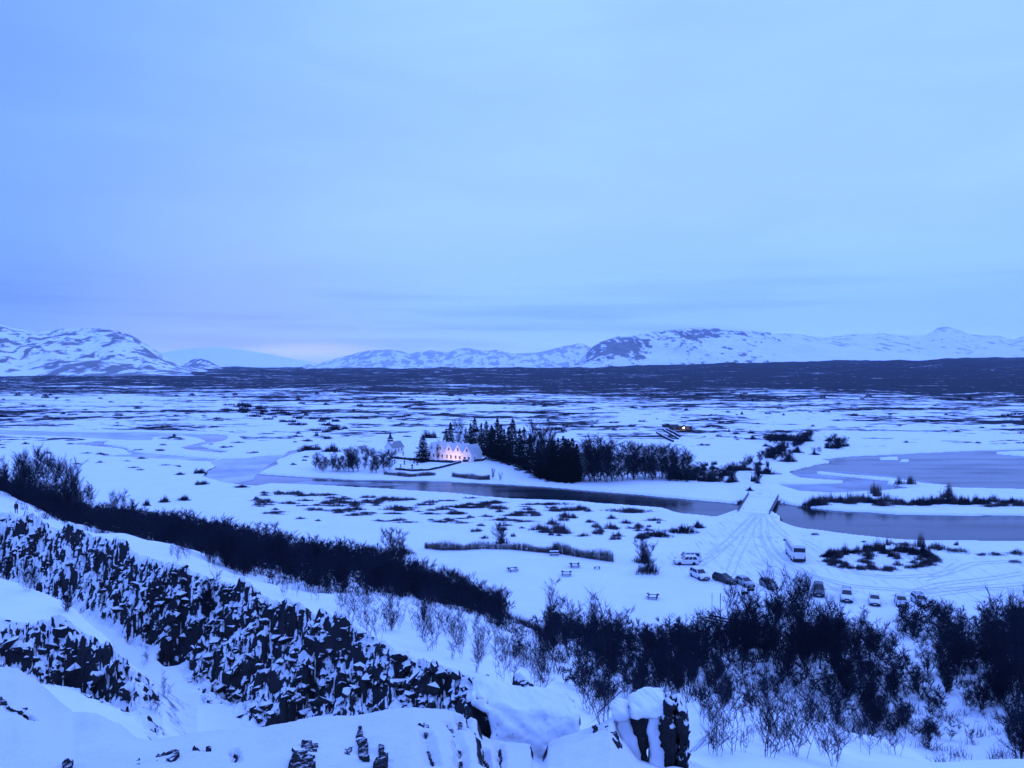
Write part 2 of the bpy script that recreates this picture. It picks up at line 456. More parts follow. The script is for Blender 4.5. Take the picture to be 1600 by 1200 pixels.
def copy_tree(o, parent=None):
    c = o.copy(); col.objects.link(c)
    if parent is not None: c.parent = parent
    for ch in o.children: copy_tree(ch, c)
    return c


# ------------------------------------------------------------------ noise (numpy)


def _hash(ix, iy, k=0):
    h = (ix.astype(np.int64) * 374761393 + iy.astype(np.int64) * 668265263 + k * 982451653) & 0xffffffff
    h = ((h ^ (h >> 13)) * 1274126177) & 0xffffffff
    h = h ^ (h >> 16)
    return (h & 0xffffff).astype(np.float64) / 0xffffff


def vnoise(x, y, k=0):
    ix = np.floor(x); iy = np.floor(y)
    fx = x - ix; fy = y - iy
    fx = fx * fx * (3 - 2 * fx); fy = fy * fy * (3 - 2 * fy)
    a = _hash(ix, iy, k); b = _hash(ix + 1, iy, k); c = _hash(ix, iy + 1, k); d = _hash(ix + 1, iy + 1, k)
    return (a * (1 - fx) + b * fx) * (1 - fy) + (c * (1 - fx) + d * fx) * fy * 1.0


def fbm(x, y, o=4, k=0, rough=0.5):
    t = 0.0; a = 1.0; n = 0.0
    for i in range(o):
        t = t + a * (vnoise(x, y, k + i * 17) - 0.5); n += a
        x = x * 2.03 + 3.7; y = y * 2.03 - 1.3; a *= rough
    return t / n * 2


def ridged(x, y, o=4, k=0):
    t = 0.0; a = 1.0; n = 0.0
    for i in range(o):
        t = t + a * (1 - np.abs(2 * vnoise(x, y, k + i * 17) - 1)); n += a
        x = x * 2.05 + 1.7; y = y * 2.05 - 4.3; a *= 0.5
    return t / n


def cells(x, y, k=0):
    """Voronoi: (random value of nearest cell, F1, F2)"""
    ix = np.floor(x); iy = np.floor(y)
    f1 = np.full(x.shape, 9.0); f2 = np.full(x.shape, 9.0); val = np.zeros(x.shape)
    for dx in (-1, 0, 1):
        for dy in (-1, 0, 1):
            cx, cy = ix + dx, iy + dy
            px = cx + 0.15 + 0.7 * _hash(cx, cy, k + 1); py = cy + 0.15 + 0.7 * _hash(cx, cy, k + 2)
            d = np.hypot(px - x, py - y)
            v = _hash(cx, cy, k + 3)
            near = d < f1
            f2 = np.where(near, f1, np.minimum(f2, d))
            val = np.where(near, v, val)
            f1 = np.where(near, d, f1)
    return val, f1, f2


def smooth(a, b, x):
    t = np.clip((x - a) / (b - a), 0, 1)
    return t * t * (3 - 2 * t)


# ------------------------------------------------------------------ the view's geometry: photo pixel -> ray
CP, SP = math.cos(PITCH), math.sin(PITCH)


def ray(u, v):
    X = (u - 800) / F; U = -(v - 600) / F
    return X, U * SP + CP, U * CP - SP


def G(u, v, z=0.0):
    dx, dy, dz = ray(u, v)
    t = (z - EYE) / dz
    return dx * t, dy * t


def zat(v, D):
    dx, dy, dz = ray(800, v)
    return EYE + dz / dy * D


# ------------------------------------------------------------------ near hillside: cross-sections (depth, height) at photo columns
# features: 0 start 1 fg 2 fg edge 3 drop 4 ledge foot 5 ledge top 6 ledge far edge 7 gorge 8 face foot 9 crest 10 shoulder 11 slope 12 valley foot
def PV(v, D): return (D, zat(v, D))


COLS = {
    -200: [(1.2, 42.4), (13, 37.4), PV(1030, 22), (25, 31.0), (49, 25.0), PV(975, 51), PV(890, 68), (76, 20), (92, 20), PV(775, 110), PV(770, 122), (140, 23.2), (240, 0)],
    0: [(1.2, 42.4), (13, 37.4), PV(1041, 22), (25, 31.0), PV(1045, 49), PV(985, 51), PV(905, 66), (72, 20), (86, 20), PV(802, 98), PV(795, 115), (132, 22.8), (234, 0)],
    100: [(1.2, 42.4), (13, 37.4), PV(1108, 20), (22.5, 31), PV(1065, 49), PV(988, 51), PV(940, 60), (66, 20), (80, 20), PV(828, 90), (104, 22), (114, 20.5), (229, 0)],
    200: [(1.2, 42.4), (12, 37.9), PV(1160, 17), (19, 31), PV(1105, 44), PV(1062, 46), PV(1040, 50), (58, 20.5), (70, 20), PV(862, 80), PV(843, 95), (105, 20.5), (218, 0)],
    300: [(1.2, 42.4), (11, 38.4), PV(1147, 17), (18.5, 31), (40, 24), (45, 22.5), (52, 21), (57, 20.2), (60, 20), PV(895, 69), PV(866, 88), (98, 20.5), (206, 0)],
    400: [(1.2, 42.4), (11, 38.4), PV(1137, 17.5), (19, 31), (36, 24.5), (42, 22.5), (48, 21), (51, 20.3), (53, 20), PV(933, 63), PV(908, 82), (92, 19.5), (192, 0)],
    480: [(1.2, 42.4), (11, 38.4), PV(1122, 18), (19.5, 31), (33, 25), (39, 22.5), (44, 21), (46, 20.3), (48, 20), PV(960, 58), PV(938, 82), (92, 18), (182, 0)],
    560: [(1.2, 42.4), (11, 38.4), PV(1118, 18.5), (20, 31), (31, 26), (36, 23), (40, 21), (42, 20.3), (44, 20), PV(988, 53), PV(948, 82), (92, 17.5), (173, 0)],
    640: [(1.2, 42.4), (11, 38.4), PV(1104, 19), (20.5, 31), (29, 26), (34, 23), (38, 21.5), (39.5, 20.8), (41, 20.5), PV(1033, 49), PV(960, 82), (92, 16.5), (162, 0)],
    720: [(1.2, 42.4), (11, 38.2), PV(1117, 19.5), (21, 31), (27, 27), (32, 24), (35, 22), (36.5, 21.3), (38, 21), PV(1058, 45.5), PV(990, 78), (90, 15.5), (148, 0)],
    840: [(1.2, 42.4), (11, 38), PV(1165, 19), (21, 31), (26, 28), (30, 25), (33, 23), (34.5, 22.3), (36, 22), PV(1092, 42), (60, 19.5), PV(1010, 80), (131, 0)],
    950: [(1.2, 42.4), (11, 38), PV(1130, 19), (21, 31), (25, 28.5), (28, 26.5), (30, 25), (31.5, 24.3), (33, 24), (40, 24.0), (58, 18.5), (78, 13.5), (128, 0)],
    1040: [(1.2, 42.4), (11, 38), PV(1172, 19), (21, 33.6), (23, 32.4), (25, 31.0), (27, 29.6), (28.5, 28.6), (30, 27.6), (38, 24.8), (55, 19), (75, 14), (126, 0)],
    1120: [(1.2, 42.4), (11, 38), (20, 33.2), (22, 32.5), (24, 32), (26, 31.5), PV(1166, 28), (30, 29.7), (34, 28.3), (42, 25), PV(1085, 62), (70, 13), (126, 0)],
    1200: [(1.2, 42.4), (11, 38), (19, 33.6), (21, 32.9), (23, 32.2), (25, 31.4), (28, 30.3), (31, 29.2), (35, 27.8), (42, 24.8), PV(1108, 60), (70, 11), (130, 0)],
    1350: [(1.2, 42.4), (11, 38), (18, 33.6), (20, 32.9), (22, 32.2), (24, 31.4), (28, 29.6), (31, 28.2), (35, 26.5), (42, 23.3), PV(1142, 54), (66, 10.5), (135, 0)],
    1460: [(1.2, 42.4), (11, 38), (18, 33.6), (20, 32.9), (22, 32.2), (24, 31.2), (27, 29.8), (30, 28.4), (33, 27), (38, 24.6), PV(1195, 48), (62, 11), (138, 0)],
    1600: [(1.2, 42.4), (11, 38), (18, 33.6), (20, 32.9), (22, 32.2), (24, 31.2), (27, 30), (30, 28.6), (33, 27.2), (38, 25), PV(1203, 46), (60, 12), (142, 0)],
    1900: [(1.2, 42.4), (11, 38), (18, 33.6), (20, 32.9), (22, 32.2), (24, 31.2), (27, 30), (30, 28.6), (33, 27.2), (38, 25), (46, 20), (60, 12), (150, 0)],
}
CU = np.array(sorted(COLS), dtype=float)
CD = np.array([[p[0] for p in COLS[int(k)]] for k in CU])
CZ = np.array([[p[1] for p in COLS[int(k)]] for k in CU])
# fine silhouette of the foreground ledge
SIL = [(-200, 1030), (0, 1041), (20, 1044), (33, 1052), (47, 1060), (67, 1077), (87, 1097), (107, 1112), (130, 1112), (150, 1117), (180, 1131), (206, 1152), (230, 1156), (300, 1144),
       (340, 1139), (400, 1137), (450, 1127), (500, 1118), (552, 1118), (600, 1108), (645, 1104), (695, 1109), (722, 1116), (744, 1123), (754, 1149), (766, 1155), (796, 1159), (829, 1163),
       (834, 1178), (846, 1188), (858, 1160), (880, 1149), (905, 1142), (940, 1130), (956, 1121), (962, 1128), (976, 1152), (1000, 1186), (1040, 1200), (1070, 1200), (1092, 1192)]
SILU = np.array([p[0] for p in SIL], dtype=float); SILV = np.array([p[1] for p in SIL], dtype=float)


def feats(u):
    D = [np.interp(u, CU, CD[:, k]) for k in range(13)]
    Z = [np.interp(u, CU, CZ[:, k]) for k in range(13)]
    sv = np.interp(u, SILU, SILV)
    zz = EYE + (-(sv - 600) / F * CP - SP) / (-(sv - 600) / F * SP + CP) * D[2]
    w = np.clip((1100 - u) / 60, 0, 1)
    Z[2] = Z[2] * (1 - w) + zz * w
    return D, Z


# ------------------------------------------------------------------ water outlines (photo pixels on the water plane)
ZW = -0.45
WATER = [
    # river from the frozen lagoon, under the bridge and off to the right
    [(405, 741), (470, 745), (560, 750), (640, 751), (690, 752), (740, 754), (800, 757), (860, 761), (900, 765), (950, 769), (1000, 773), (1040, 777), (1080, 781), (1120, 784), (1150, 787), (1172, 784), (1222, 786), (1260, 793), (1300, 797), (1360, 801), (1400, 804),
     (1500, 805), (1600, 806), (1800, 809), (1800, 852), (1600, 849), (1500, 847), (1440, 847), (1400, 845), (1330, 838), (1260, 829), (1222, 821), (1219, 812), (1206, 804), (1165, 800), (1140, 806), (1120, 810), (1067, 805), (1032, 796), (960, 790), (900, 785),
     (800, 781), (740, 776), (700, 772), (640, 768), (560, 763), (480, 759), (425, 757), (400, 761), (375, 759), (345, 754), (318, 745), (322, 738), (334, 730), (328, 722), (345, 717), (380, 717), (415, 712), (440, 711), (452, 706), (475, 699), (488, 695), (500, 694), (486, 700), (472, 707), (452, 713), (432, 721), (436, 727), (414, 735)],
    [(-150, 668), (0, 672), (60, 674), (150, 676), (240, 676), (300, 678), (292, 681), (240, 684), (236, 689), (200, 689), (120, 684), (0, 680), (-150, 678)],
    [(105, 694), (150, 690), (172, 689), (160, 694), (196, 700), (212, 707), (260, 711), (330, 717), (345, 717), (328, 723), (270, 719), (190, 715), (150, 713), (205, 710), (190, 702), (150, 698)],
    [(285, 678), (340, 679), (357, 681), (352, 689), (312, 697), (330, 702), (362, 706), (345, 709), (295, 704), (280, 700), (320, 690), (305, 684), (286, 682)],
    [(1232, 739), (1258, 730), (1296, 723), (1283, 718), (1330, 713), (1400, 710), (1480, 706), (1600, 702), (1800, 696), (1800, 772), (1600, 766), (1520, 764), (1440, 763), (1380, 768), (1300, 772), (1250, 769), (1212, 757), (1252, 757), (1318, 755.5), (1318, 753), (1250, 748)],
]
# land inside the water: low snowy spits
SPITS = [
    [(1278, 738), (1330, 743), (1400, 749), (1445, 757), (1480, 760), (1470, 763), (1420, 762), (1390, 757), (1390, 752), (1330, 746), (1278, 741)],
    [(1375, 716), (1400, 715.5), (1402, 719), (1378, 719)],
    [(1408, 719.5), (1420, 719.5), (1420, 722), (1408, 722)],
    [(1555, 707), (1600, 706), (1640, 707), (1600, 713), (1560, 710)],
]
WPOLY = [np.array([G(u, v, ZW) for u, v in p]) for p in WATER]
SPOLY = [np.array([G(u, v, ZW) for u, v in p]) for p in SPITS]


def sdf(poly, x, y):
    """signed distance to a polygon, negative inside"""
    d2 = np.full(x.shape, 1e18); ins = np.zeros(x.shape, bool)
    n = len(poly)
    for i in range(n):
        ax, ay = poly[i]; bx, by = poly[(i + 1) % n]
        ex, ey = bx - ax, by - ay
        t = np.clip(((x - ax) * ex + (y - ay) * ey) / (ex * ex + ey * ey + 1e-12), 0, 1)
        d2 = np.minimum(d2, (x - ax - t * ex) ** 2 + (y - ay - t * ey) ** 2)
        c = ((ay > y) != (by > y)) & (x < (bx - ax) * (y - ay) / (by - ay + 1e-12) + ax)
        ins ^= c
    d = np.sqrt(d2)
    return np.where(ins, -d, d)


def in_poly(poly, x, y): return sdf(poly, x, y) < 0


def water_sd(x, y):
    out = np.full(x.shape, 50.0)
    m = (y > 150) & (y < 900)
    if not m.any(): return out
    xs, ys = x[m], y[m]
    d = np.full(xs.shape, 1e9)
    wob = 1.2 * fbm(xs / 9, ys / 9, 3, 71)
    for p in WPOLY: d = np.minimum(d, sdf(p, xs, ys))
    for p in SPOLY: d = np.maximum(d, -sdf(p, xs, ys))
    out[m] = d + wob * 0.8
    return out


ROAD = [
    [(1120, 832), (1146, 806), (1154, 800), (1169, 774), (1153, 756), (1151, 740), (1174, 730), (1207, 719), (1232, 708), (1250, 700), (1270, 688), (1272, 681), (1262, 676), (1282, 677), (1294, 684), (1283, 695), (1257, 711), (1225, 722), (1180, 733), (1171, 744), (1174, 752), (1198, 764), (1216, 777), (1203, 803), (1214, 818), (1216, 834), (1190, 850)],
]
CARPARK = [(1154, 800), (1203, 803), (1222, 826), (1270, 838), (1290, 852), (1390, 845), (1500, 862), (1700, 868), (1700, 935), (1600, 938), (1450, 952), (1330, 948), (1210, 930), (1130, 917), (1060, 895), (1030, 880), (1052, 862), (1100, 834)]
ROADP = [np.array([G(u, v, 0.3) for u, v in p]) for p in ROAD]
CARP = np.array([G(u, v, 0.0) for u, v in CARPARK])
HOUSE = G(720, 720, 1.5)
CHURCH = G(600, 707, 1.5)
CRACKS = [
    ([(697, 1124), (703, 1136), (709, 1146), (716, 1166), (719, 1184), (721, 1210)], 0.16, 0.14), ([(717, 1117), (720, 1145)], 0.14, 0.14), ([(729, 1118), (732, 1140)], 0.12, 0.10),
    ([(741, 1142), (750, 1163), (756, 1180), (760, 1205)], 0.16, 0.14), ([(779, 1164), (782, 1205)], 0.14, 0.12), ([(664, 1148), (668, 1158), (672, 1172), (677, 1192)], 0.16, 0.14),
    ([(36, 1115), (52, 1122)], 0.10, 0.12), ([(300, 1180), (322, 1184)], 0.10, 0.10), ([(365, 1165), (368, 1192)], 0.10, 0.10),
]
STRIPS = [([(697, 1124), (703, 1134), (709, 1147)], 1.4, 2.6), ([(716, 1164), (719, 1184), (721, 1212)], 1.5, 2.2), ([(717, 1118), (719, 1132), (720, 1145)], 2.2, 3.4), ([(729, 1120), (732, 1139)], 1.2, 1.8),
          ([(741, 1142), (747, 1155), (751, 1164)], 2.6, 1.6), ([(754, 1172), (758, 1190), (761, 1210)], .9, 1.3), ([(779, 1165), (781, 1180), (782, 1200)], 2.2, 1.0), ([(667, 1152), (670, 1164), (675, 1182)], 1.2, 2.4),
          ([(36, 1114), (46, 1119), (54, 1124)], 1.5, 1.2), ([(366, 1168), (368, 1180), (367, 1192)], 1.2, 1.0)]


def fg_xy(u, v):
    """point of the smooth foreground ledge under a photo pixel"""
    dx, dy, dz = ray(u, v)
    D = np.linspace(6, 30, 2400)
    x = D * dx / dy
    d, z = feats(np.full(D.shape, 800 + F * dx / dy))
    zz = np.interp(0, [0], [0]) * D
    zt = np.where(D < d[1], z[0] + (z[1] - z[0]) * (D - d[0]) / (d[1] - d[0]), z[1] + (z[2] - z[1]) * (D - d[1]) / (d[2] - d[1]))
    zr = EYE + dz / dy * D
    i = int(np.argmax(zr < zt))
    if zr[i] >= zt[i]: i = int(np.argmin(np.abs(zr - zt)))
    return x[i], D[i]


CRK = [([fg_xy(u, v) for u, v in p], w, dp) for p, w, dp in CRACKS]


def seg_dist(pts, x, y):
    d2 = np.full(x.shape, 1e9)
    for (ax, ay), (bx, by) in zip(pts[:-1], pts[1:]):
        ex, ey = bx - ax, by - ay
        t = np.clip(((x - ax) * ex + (y - ay) * ey) / (ex * ex + ey * ey + 1e-12), 0, 1)
        d2 = np.minimum(d2, (x - ax - t * ex) ** 2 + (y - ay - t * ey) ** 2)
    return np.sqrt(d2)


def terrain(x, y, want='z'):
    """ground height; want='all' also gives the class and the scrub cover"""
    x = np.asarray(x, float); y = np.asarray(y, float)
    yy = np.maximum(y, 0.5)
    u = 800 + F * x / yy
    uw = u + 14 * fbm(x / 7 + 5, y / 7, 3, 31)
    D, Z = feats(uw)
    D2, Z2 = feats(u)
    D[2], Z[2], D[1], Z[1] = D2[2], Z2[2], D2[1], Z2[1]
    z = np.zeros(x.shape)
    seg = np.full(x.shape, 12)
    for k in range(12):
        m = (y >= D[k]) & (y < D[k + 1])
        t = (y - D[k]) / np.maximum(D[k + 1] - D[k], 1e-6)
        if k in (10, 11): t = t + 0.0
        z = np.where(m, Z[k] + (Z[k + 1] - Z[k]) * t, z)
        seg = np.where(m, k, seg)
    m0 = y < D[0]
    z = np.where(m0, 42.4, z); seg = np.where(m0, 0, seg)
    near = seg < 12
    # --- roughness of the hillside
    hill = near & (seg >= 3)
    z = z + np.where(hill, 0.35 * fbm(x / 5, y / 5, 4, 3) * smooth(0, 12, D[12] - y), 0)
    z = z + np.where(near & (seg >= 9), 0.8 * fbm(x / 14, y / 14, 3, 9) * smooth(0, 14, D[12] - y) * smooth(0, 8, y - D[9]), 0)
    fg = near & (seg < 3)
    z = z + np.where(fg, 0.10 * fbm(x / 1.6, y / 1.6, 4, 5) * smooth(0, 2.5, D[2] - y) + 0.035 * fbm(x / 0.45, y / 0.30, 3, 8) + 0.12 * fbm(x / 2.5 + 7, y / 2.5, 2, 6) * smooth(0, 2.5, D[2] - y), 0)
    mfg = (y > 5) & (y < 26)
    if mfg.any():
        xs, ys = x[mfg], y[mfg]
        dz = np.zeros(xs.shape)
        wv = 0.05 * fbm(xs / 0.35, ys / 0.35, 3, 12)
        for pts, w, dp in CRK:
            d = np.maximum(seg_dist(pts, xs, ys) + wv, 0)
            dz = np.maximum(dz, dp * 1.25 * np.clip(1 - d / w, 0, 1))
        z[mfg] -= dz
    # --- lava rubble: walls of the fissure
    rub = np.zeros(x.shape)
    t89 = (y - D[8]) / np.maximum(D[9] - D[8], 1e-6)
    rub = np.maximum(rub, smooth(-0.35, 0.05, t89) * (1 - smooth(1.0, 1.25, t89)) * (1 - smooth(880, 930, u)))
    t45 = (y - D[4]) / np.maximum(D[5] - D[4], 1e-6)
    rub = np.maximum(rub, smooth(-2.0, 0.0, t45) * (1 - smooth(1.0, 2.6, t45)) * (1 - smooth(215, 260, u)))
    mr = (rub > 0.01) & (y > 20) & (y < 130)
    if mr.any():
        xs, ys = x[mr], y[mr]
        wx = xs + 0.5 * fbm(xs / 1.5, ys / 1.5, 3, 41); wy = ys + 0.5 * fbm(xs / 1.5, ys / 1.5, 3, 43)
        v1, a1, b1 = cells(wx / 4.6, wy / 3.2, 50)
        v2, a2, b2 = cells(wx / 1.5, wy / 0.9, 60)
        v3, a3, b3 = cells(wx / 0.60, wy / 0.42, 65)
        dz = (v1 - 0.5) * 2.0 + (v2 - 0.5) * 0.75 + (v3 - 0.5) * 0.42 + 0.35 * fbm(xs / 0.8, ys / 0.6, 3, 79) - 0.5 * a1 * a1 - 0.5 * a2 * a2 - 0.25 * a3 * a3
        dz -= 0.7 * (1 - smooth(0.02, 0.16, b1 - a1)) + 0.5 * (1 - smooth(0.02, 0.2, b2 - a2)) * (v2 < 0.6)
        cave = smooth(0.30, 0.65, fbm(xs / 6, ys / 6, 3, 77))
        dz -= cave * 1.3
        z[mr] += dz * rub[mr]
    # --- valley floor
    far = y >= D[12] - 4
    edge = smooth(0, 25, y - D[12])
    amp = 0.10 + 0.25 * smooth(150, 330, y) + 2.2 * smooth(430, 1300, y) + 3.0 * smooth(1500, 4000, y)
    rel = fbm(x / 40, y / 40, 4, 21) + 0.35 * fbm(x / 12, y / 12, 3, 22)
    valley = 0.25 + amp * (rel * 0.5 + 0.15) * edge
    hx, hy = HOUSE
    valley = valley + 1.25 * np.exp(-(((x - hx + 12) / 45) ** 2 + ((y - hy - 5) / 32) ** 2)) + 1.0 * np.exp(-(((x - hx - 45) / 30) ** 2 + ((y - hy + 10) / 25) ** 2))
    valley = np.maximum(valley, -0.1)
    valley = valley + smooth(1500, 6500, y) * 85 * smooth(600, 1650, u) + (smooth(600, 1500, y) * 6 + smooth(2200, 4500, y) * 16) * fbm(x / 300, y / 450, 4, 25)
    z = np.where(near, np.maximum(z, np.where(y > D[11], 0.2, z)), valley)
    sd = water_sd(x, y)
    # snow-covered road embankment and bridge ramps
    rd = np.full(x.shape, 99.0)
    mroad = (y > 200) & (y < 640) & (x > 40) & (x < 260)
    if mroad.any():
        rd[mroad] = np.minimum.reduce([sdf(p, x[mroad], y[mroad]) for p in ROADP])
    bank = np.where(sd > 0, np.minimum(z, 0.0 + 0.05 * sd + 0.12), 0)
    z = np.where((sd < 6) & (sd > 0) & ~near, bank * (1 - smooth(3, 6, sd)) + z * smooth(3, 6, sd), z)
    z = np.where((sd <= 0) & ~near, 0.05 - 1.6 * smooth(0.0, 1.1, -sd), z)
    zrd = 0.40 + 0.64 * np.exp(-(np.hypot(x - 78, y - 246) / 45) ** 2)
    z = np.where(near, z, z + (zrd - z) * (1 - smooth(0.0, 5.0, rd)) * (sd > 0.0))
    if want == 'z': return z
    cover = np.zeros(x.shape)
    v = 568 + F * 44 / np.maximum(y, 60)
    cover = np.interp(v, [570, 574, 580, 590, 600, 610, 616, 628, 640, 665, 690, 730], [0.70, 0.73, 0.75, 0.74, 0.72, 0.65, 0.58, 0.52, 0.485, 0.455, 0.40, 0.0])
    cover = cover + np.interp(u, [0, 300, 800, 1100, 1600], [-0.05, -0.03, 0.0, 0.03, 0.07]) * smooth(640, 600, v)
    cover = cover - 0.10 * np.exp(-((v - 622) / 10) ** 2) * (1 - smooth(350, 450, u))
    cover = cover * smooth(2.0, 10.0, sd)
    cls = np.where(near, 0, np.where(y > 700, 2, 1))
    cls = np.where(near & (rub > 0.25), 3, cls)
    cls = np.where(near & (seg < 3) , 4, cls)
    mm = (y > 120) & (y < 300) & (~near)
    ip = np.zeros(x.shape, bool)
    if mm.any(): ip[mm] = in_poly(CARP, x[mm], y[mm])
    cls = np.where(ip & (cls == 1), 6, cls)
    cls = np.where((rd < 0) & (cls == 1) & (sd > 0.3), 5, cls)
    return z, cls, cover


def hit(u, v, zmin=-1.0):
    """the ground point under a photo pixel"""
    dx, dy, dz = ray(u, v)
    D = np.concatenate([np.exp(np.linspace(math.log(7), math.log(300), 1500)), np.exp(np.linspace(math.log(301), math.log(9000), 900))])
    x = D * dx / dy
    zr = EYE + dz / dy * D
    zt = np.maximum(terrain(x, D), ZW)
    below = zr <= zt
    if not below.any(): i = len(D) - 1
    else: i = int(np.argmax(below))
    return float(x[i]), float(D[i]), float(zt[i])


def gz(x, y): return float(terrain(np.array([x]), np.array([y]))[0])


def at_valley(u, v, z0=0.3):
    x, y = G(u, v, z0)
    return x, y, gz(x, y)


# ------------------------------------------------------------------ build the ground grid
def build_ground():
    rows = []
    d = 1.2
    while d < 8: rows.append(d); d *= 1.05
    while d < 21.5: rows.append(d); d *= 1.0052
    while d < 36: rows.append(d); d *= 1.012
    while d < 112: rows.append(d); d *= 1.0048
    while d < 150: rows.append(d); d *= 1.006
    v = 568 + F * 44 / d
    while v > 573.5:
        rows.append(F * 44 / (v - 568)); v -= 1.0 if v > 600 else 0.6
    d = rows[-1]
    while d < 16000: d *= 1.08; rows.append(d)
    rows = np.array(rows)
    s = np.concatenate([np.linspace(-1.6, -0.75, 40)[:-1], np.linspace(-0.75, 0.75, 770), np.linspace(0.75, 1.6, 40)[1:]])
    ncol = len(s)
    X = s[None, :] * rows[:, None]
    Y = np.repeat(rows[:, None], ncol, 1)
    Zg, cls, cov = terrain(X.ravel(), Y.ravel(), 'all')
    V = np.stack([X.ravel(), Y.ravel(), Zg], 1)
    nr = len(rows)
    idx = np.arange(nr * ncol).reshape(nr, ncol)
    Q = np.stack([idx[:-1, :-1], idx[:-1, 1:], idx[1:, 1:], idx[1:, :-1]], -1).reshape(-1, 4)
    fc = cls[Q[:, 0]]
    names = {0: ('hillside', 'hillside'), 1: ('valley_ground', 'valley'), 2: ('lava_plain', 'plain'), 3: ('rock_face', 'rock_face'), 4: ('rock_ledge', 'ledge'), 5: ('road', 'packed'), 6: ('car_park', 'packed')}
    out = {}
    for k, (nm, mk) in names.items():
        q = Q[fc == k]
        if not len(q): continue
        used, inv = np.unique(q.ravel(), return_inverse=True)
        me = mesh_np(nm, V[used], inv.reshape(-1, 4), smooth=True)
        a = me.attributes.new('cover', 'FLOAT', 'POINT')
        a.data.foreach_set('value', cov[used].astype(np.float32))
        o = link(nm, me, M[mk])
        tag(o, kind='structure')
        out[nm] = o
    return out


GROUND = build_ground()

bx_, by_ = np.meshgrid(np.linspace(-70, 70, 71), np.linspace(1.25, -70, 50))
bz_ = 42.4 + 0.14 * np.maximum(0, -by_ - 2) + 0.5 * fbm(bx_ / 6, by_ / 6, 4, 15) * smooth(0, 4, np.hypot(bx_, by_)) - 0.25 * np.maximum(0, np.abs(bx_) - 3) * smooth(-1, 1.3, by_)
bi_ = np.arange(bx_.size).reshape(bx_.shape)
tag(link('hillside', mesh_np('hillside', np.stack([bx_.ravel(), by_.ravel(), bz_.ravel()], 1), np.stack([bi_[:-1, :-1], bi_[1:, :-1], bi_[1:, 1:], bi_[:-1, 1:]], -1).reshape(-1, 4), True), M['hillside']), kind='structure')

# water sheet and ice
wm = MB().poly([(-420, 150, ZW), (640, 150, ZW), (640, 900, ZW), (-420, 900, ZW)], [(0, 1, 2, 3)]).mesh('river')
tag(link('river', wm, M['water']), kind='structure')


def flat_poly(name, pix, z, m):
    P = [Vector((*G(u, v, z), z)) for u, v in pix]
    tri = tessellate_polygon([P])
    me = mesh_np(name, [tuple(p) for p in P], [tuple(t) for t in tri])
    bm = bmesh.new(); bm.from_mesh(me); bmesh.ops.recalc_face_normals(bm, faces=bm.faces)
    for f in bm.faces:
        if f.normal.z < 0: f.normal_flip()
    bm.to_mesh(me); bm.free()
    return tag(link(name, me, m), kind='structure')


flat_poly('river_ice', [(300, 755), (300, 735), (335, 728), (320, 716), (380, 714), (450, 708), (440, 716), (425, 724), (415, 730), (408, 738), (400, 742), (396, 750), (360, 757)], ZW + 0.05, M['ice'])
flat_poly('stream_ice', [(-160, 664), (320, 674), (320, 690), (200, 692), (-160, 682)], ZW + 0.06, M['ice'])
flat_poly('channel_ice', [(170, 700), (215, 705), (275, 710), (345, 715), (340, 724), (180, 718)], ZW + 0.055, M['ice'])
flat_poly('pond_ice', [(1205, 738), (1300, 735), (1380, 742), (1450, 752), (1480, 766), (1400, 772), (1300, 774), (1230, 772), (1195, 756)], ZW + 0.05, M['ice_dark'])
flat_poly('shore_ice', [(400, 764), (420, 757.5), (480, 752), (570, 753), (640, 757), (590, 760), (500, 757), (440, 760)], ZW + 0.07, M['ice_dark'])


# ------------------------------------------------------------------ mountains
def interp_sil(S, u):
    return np.interp(u, [p[0] for p in S], [p[1] for p in S])


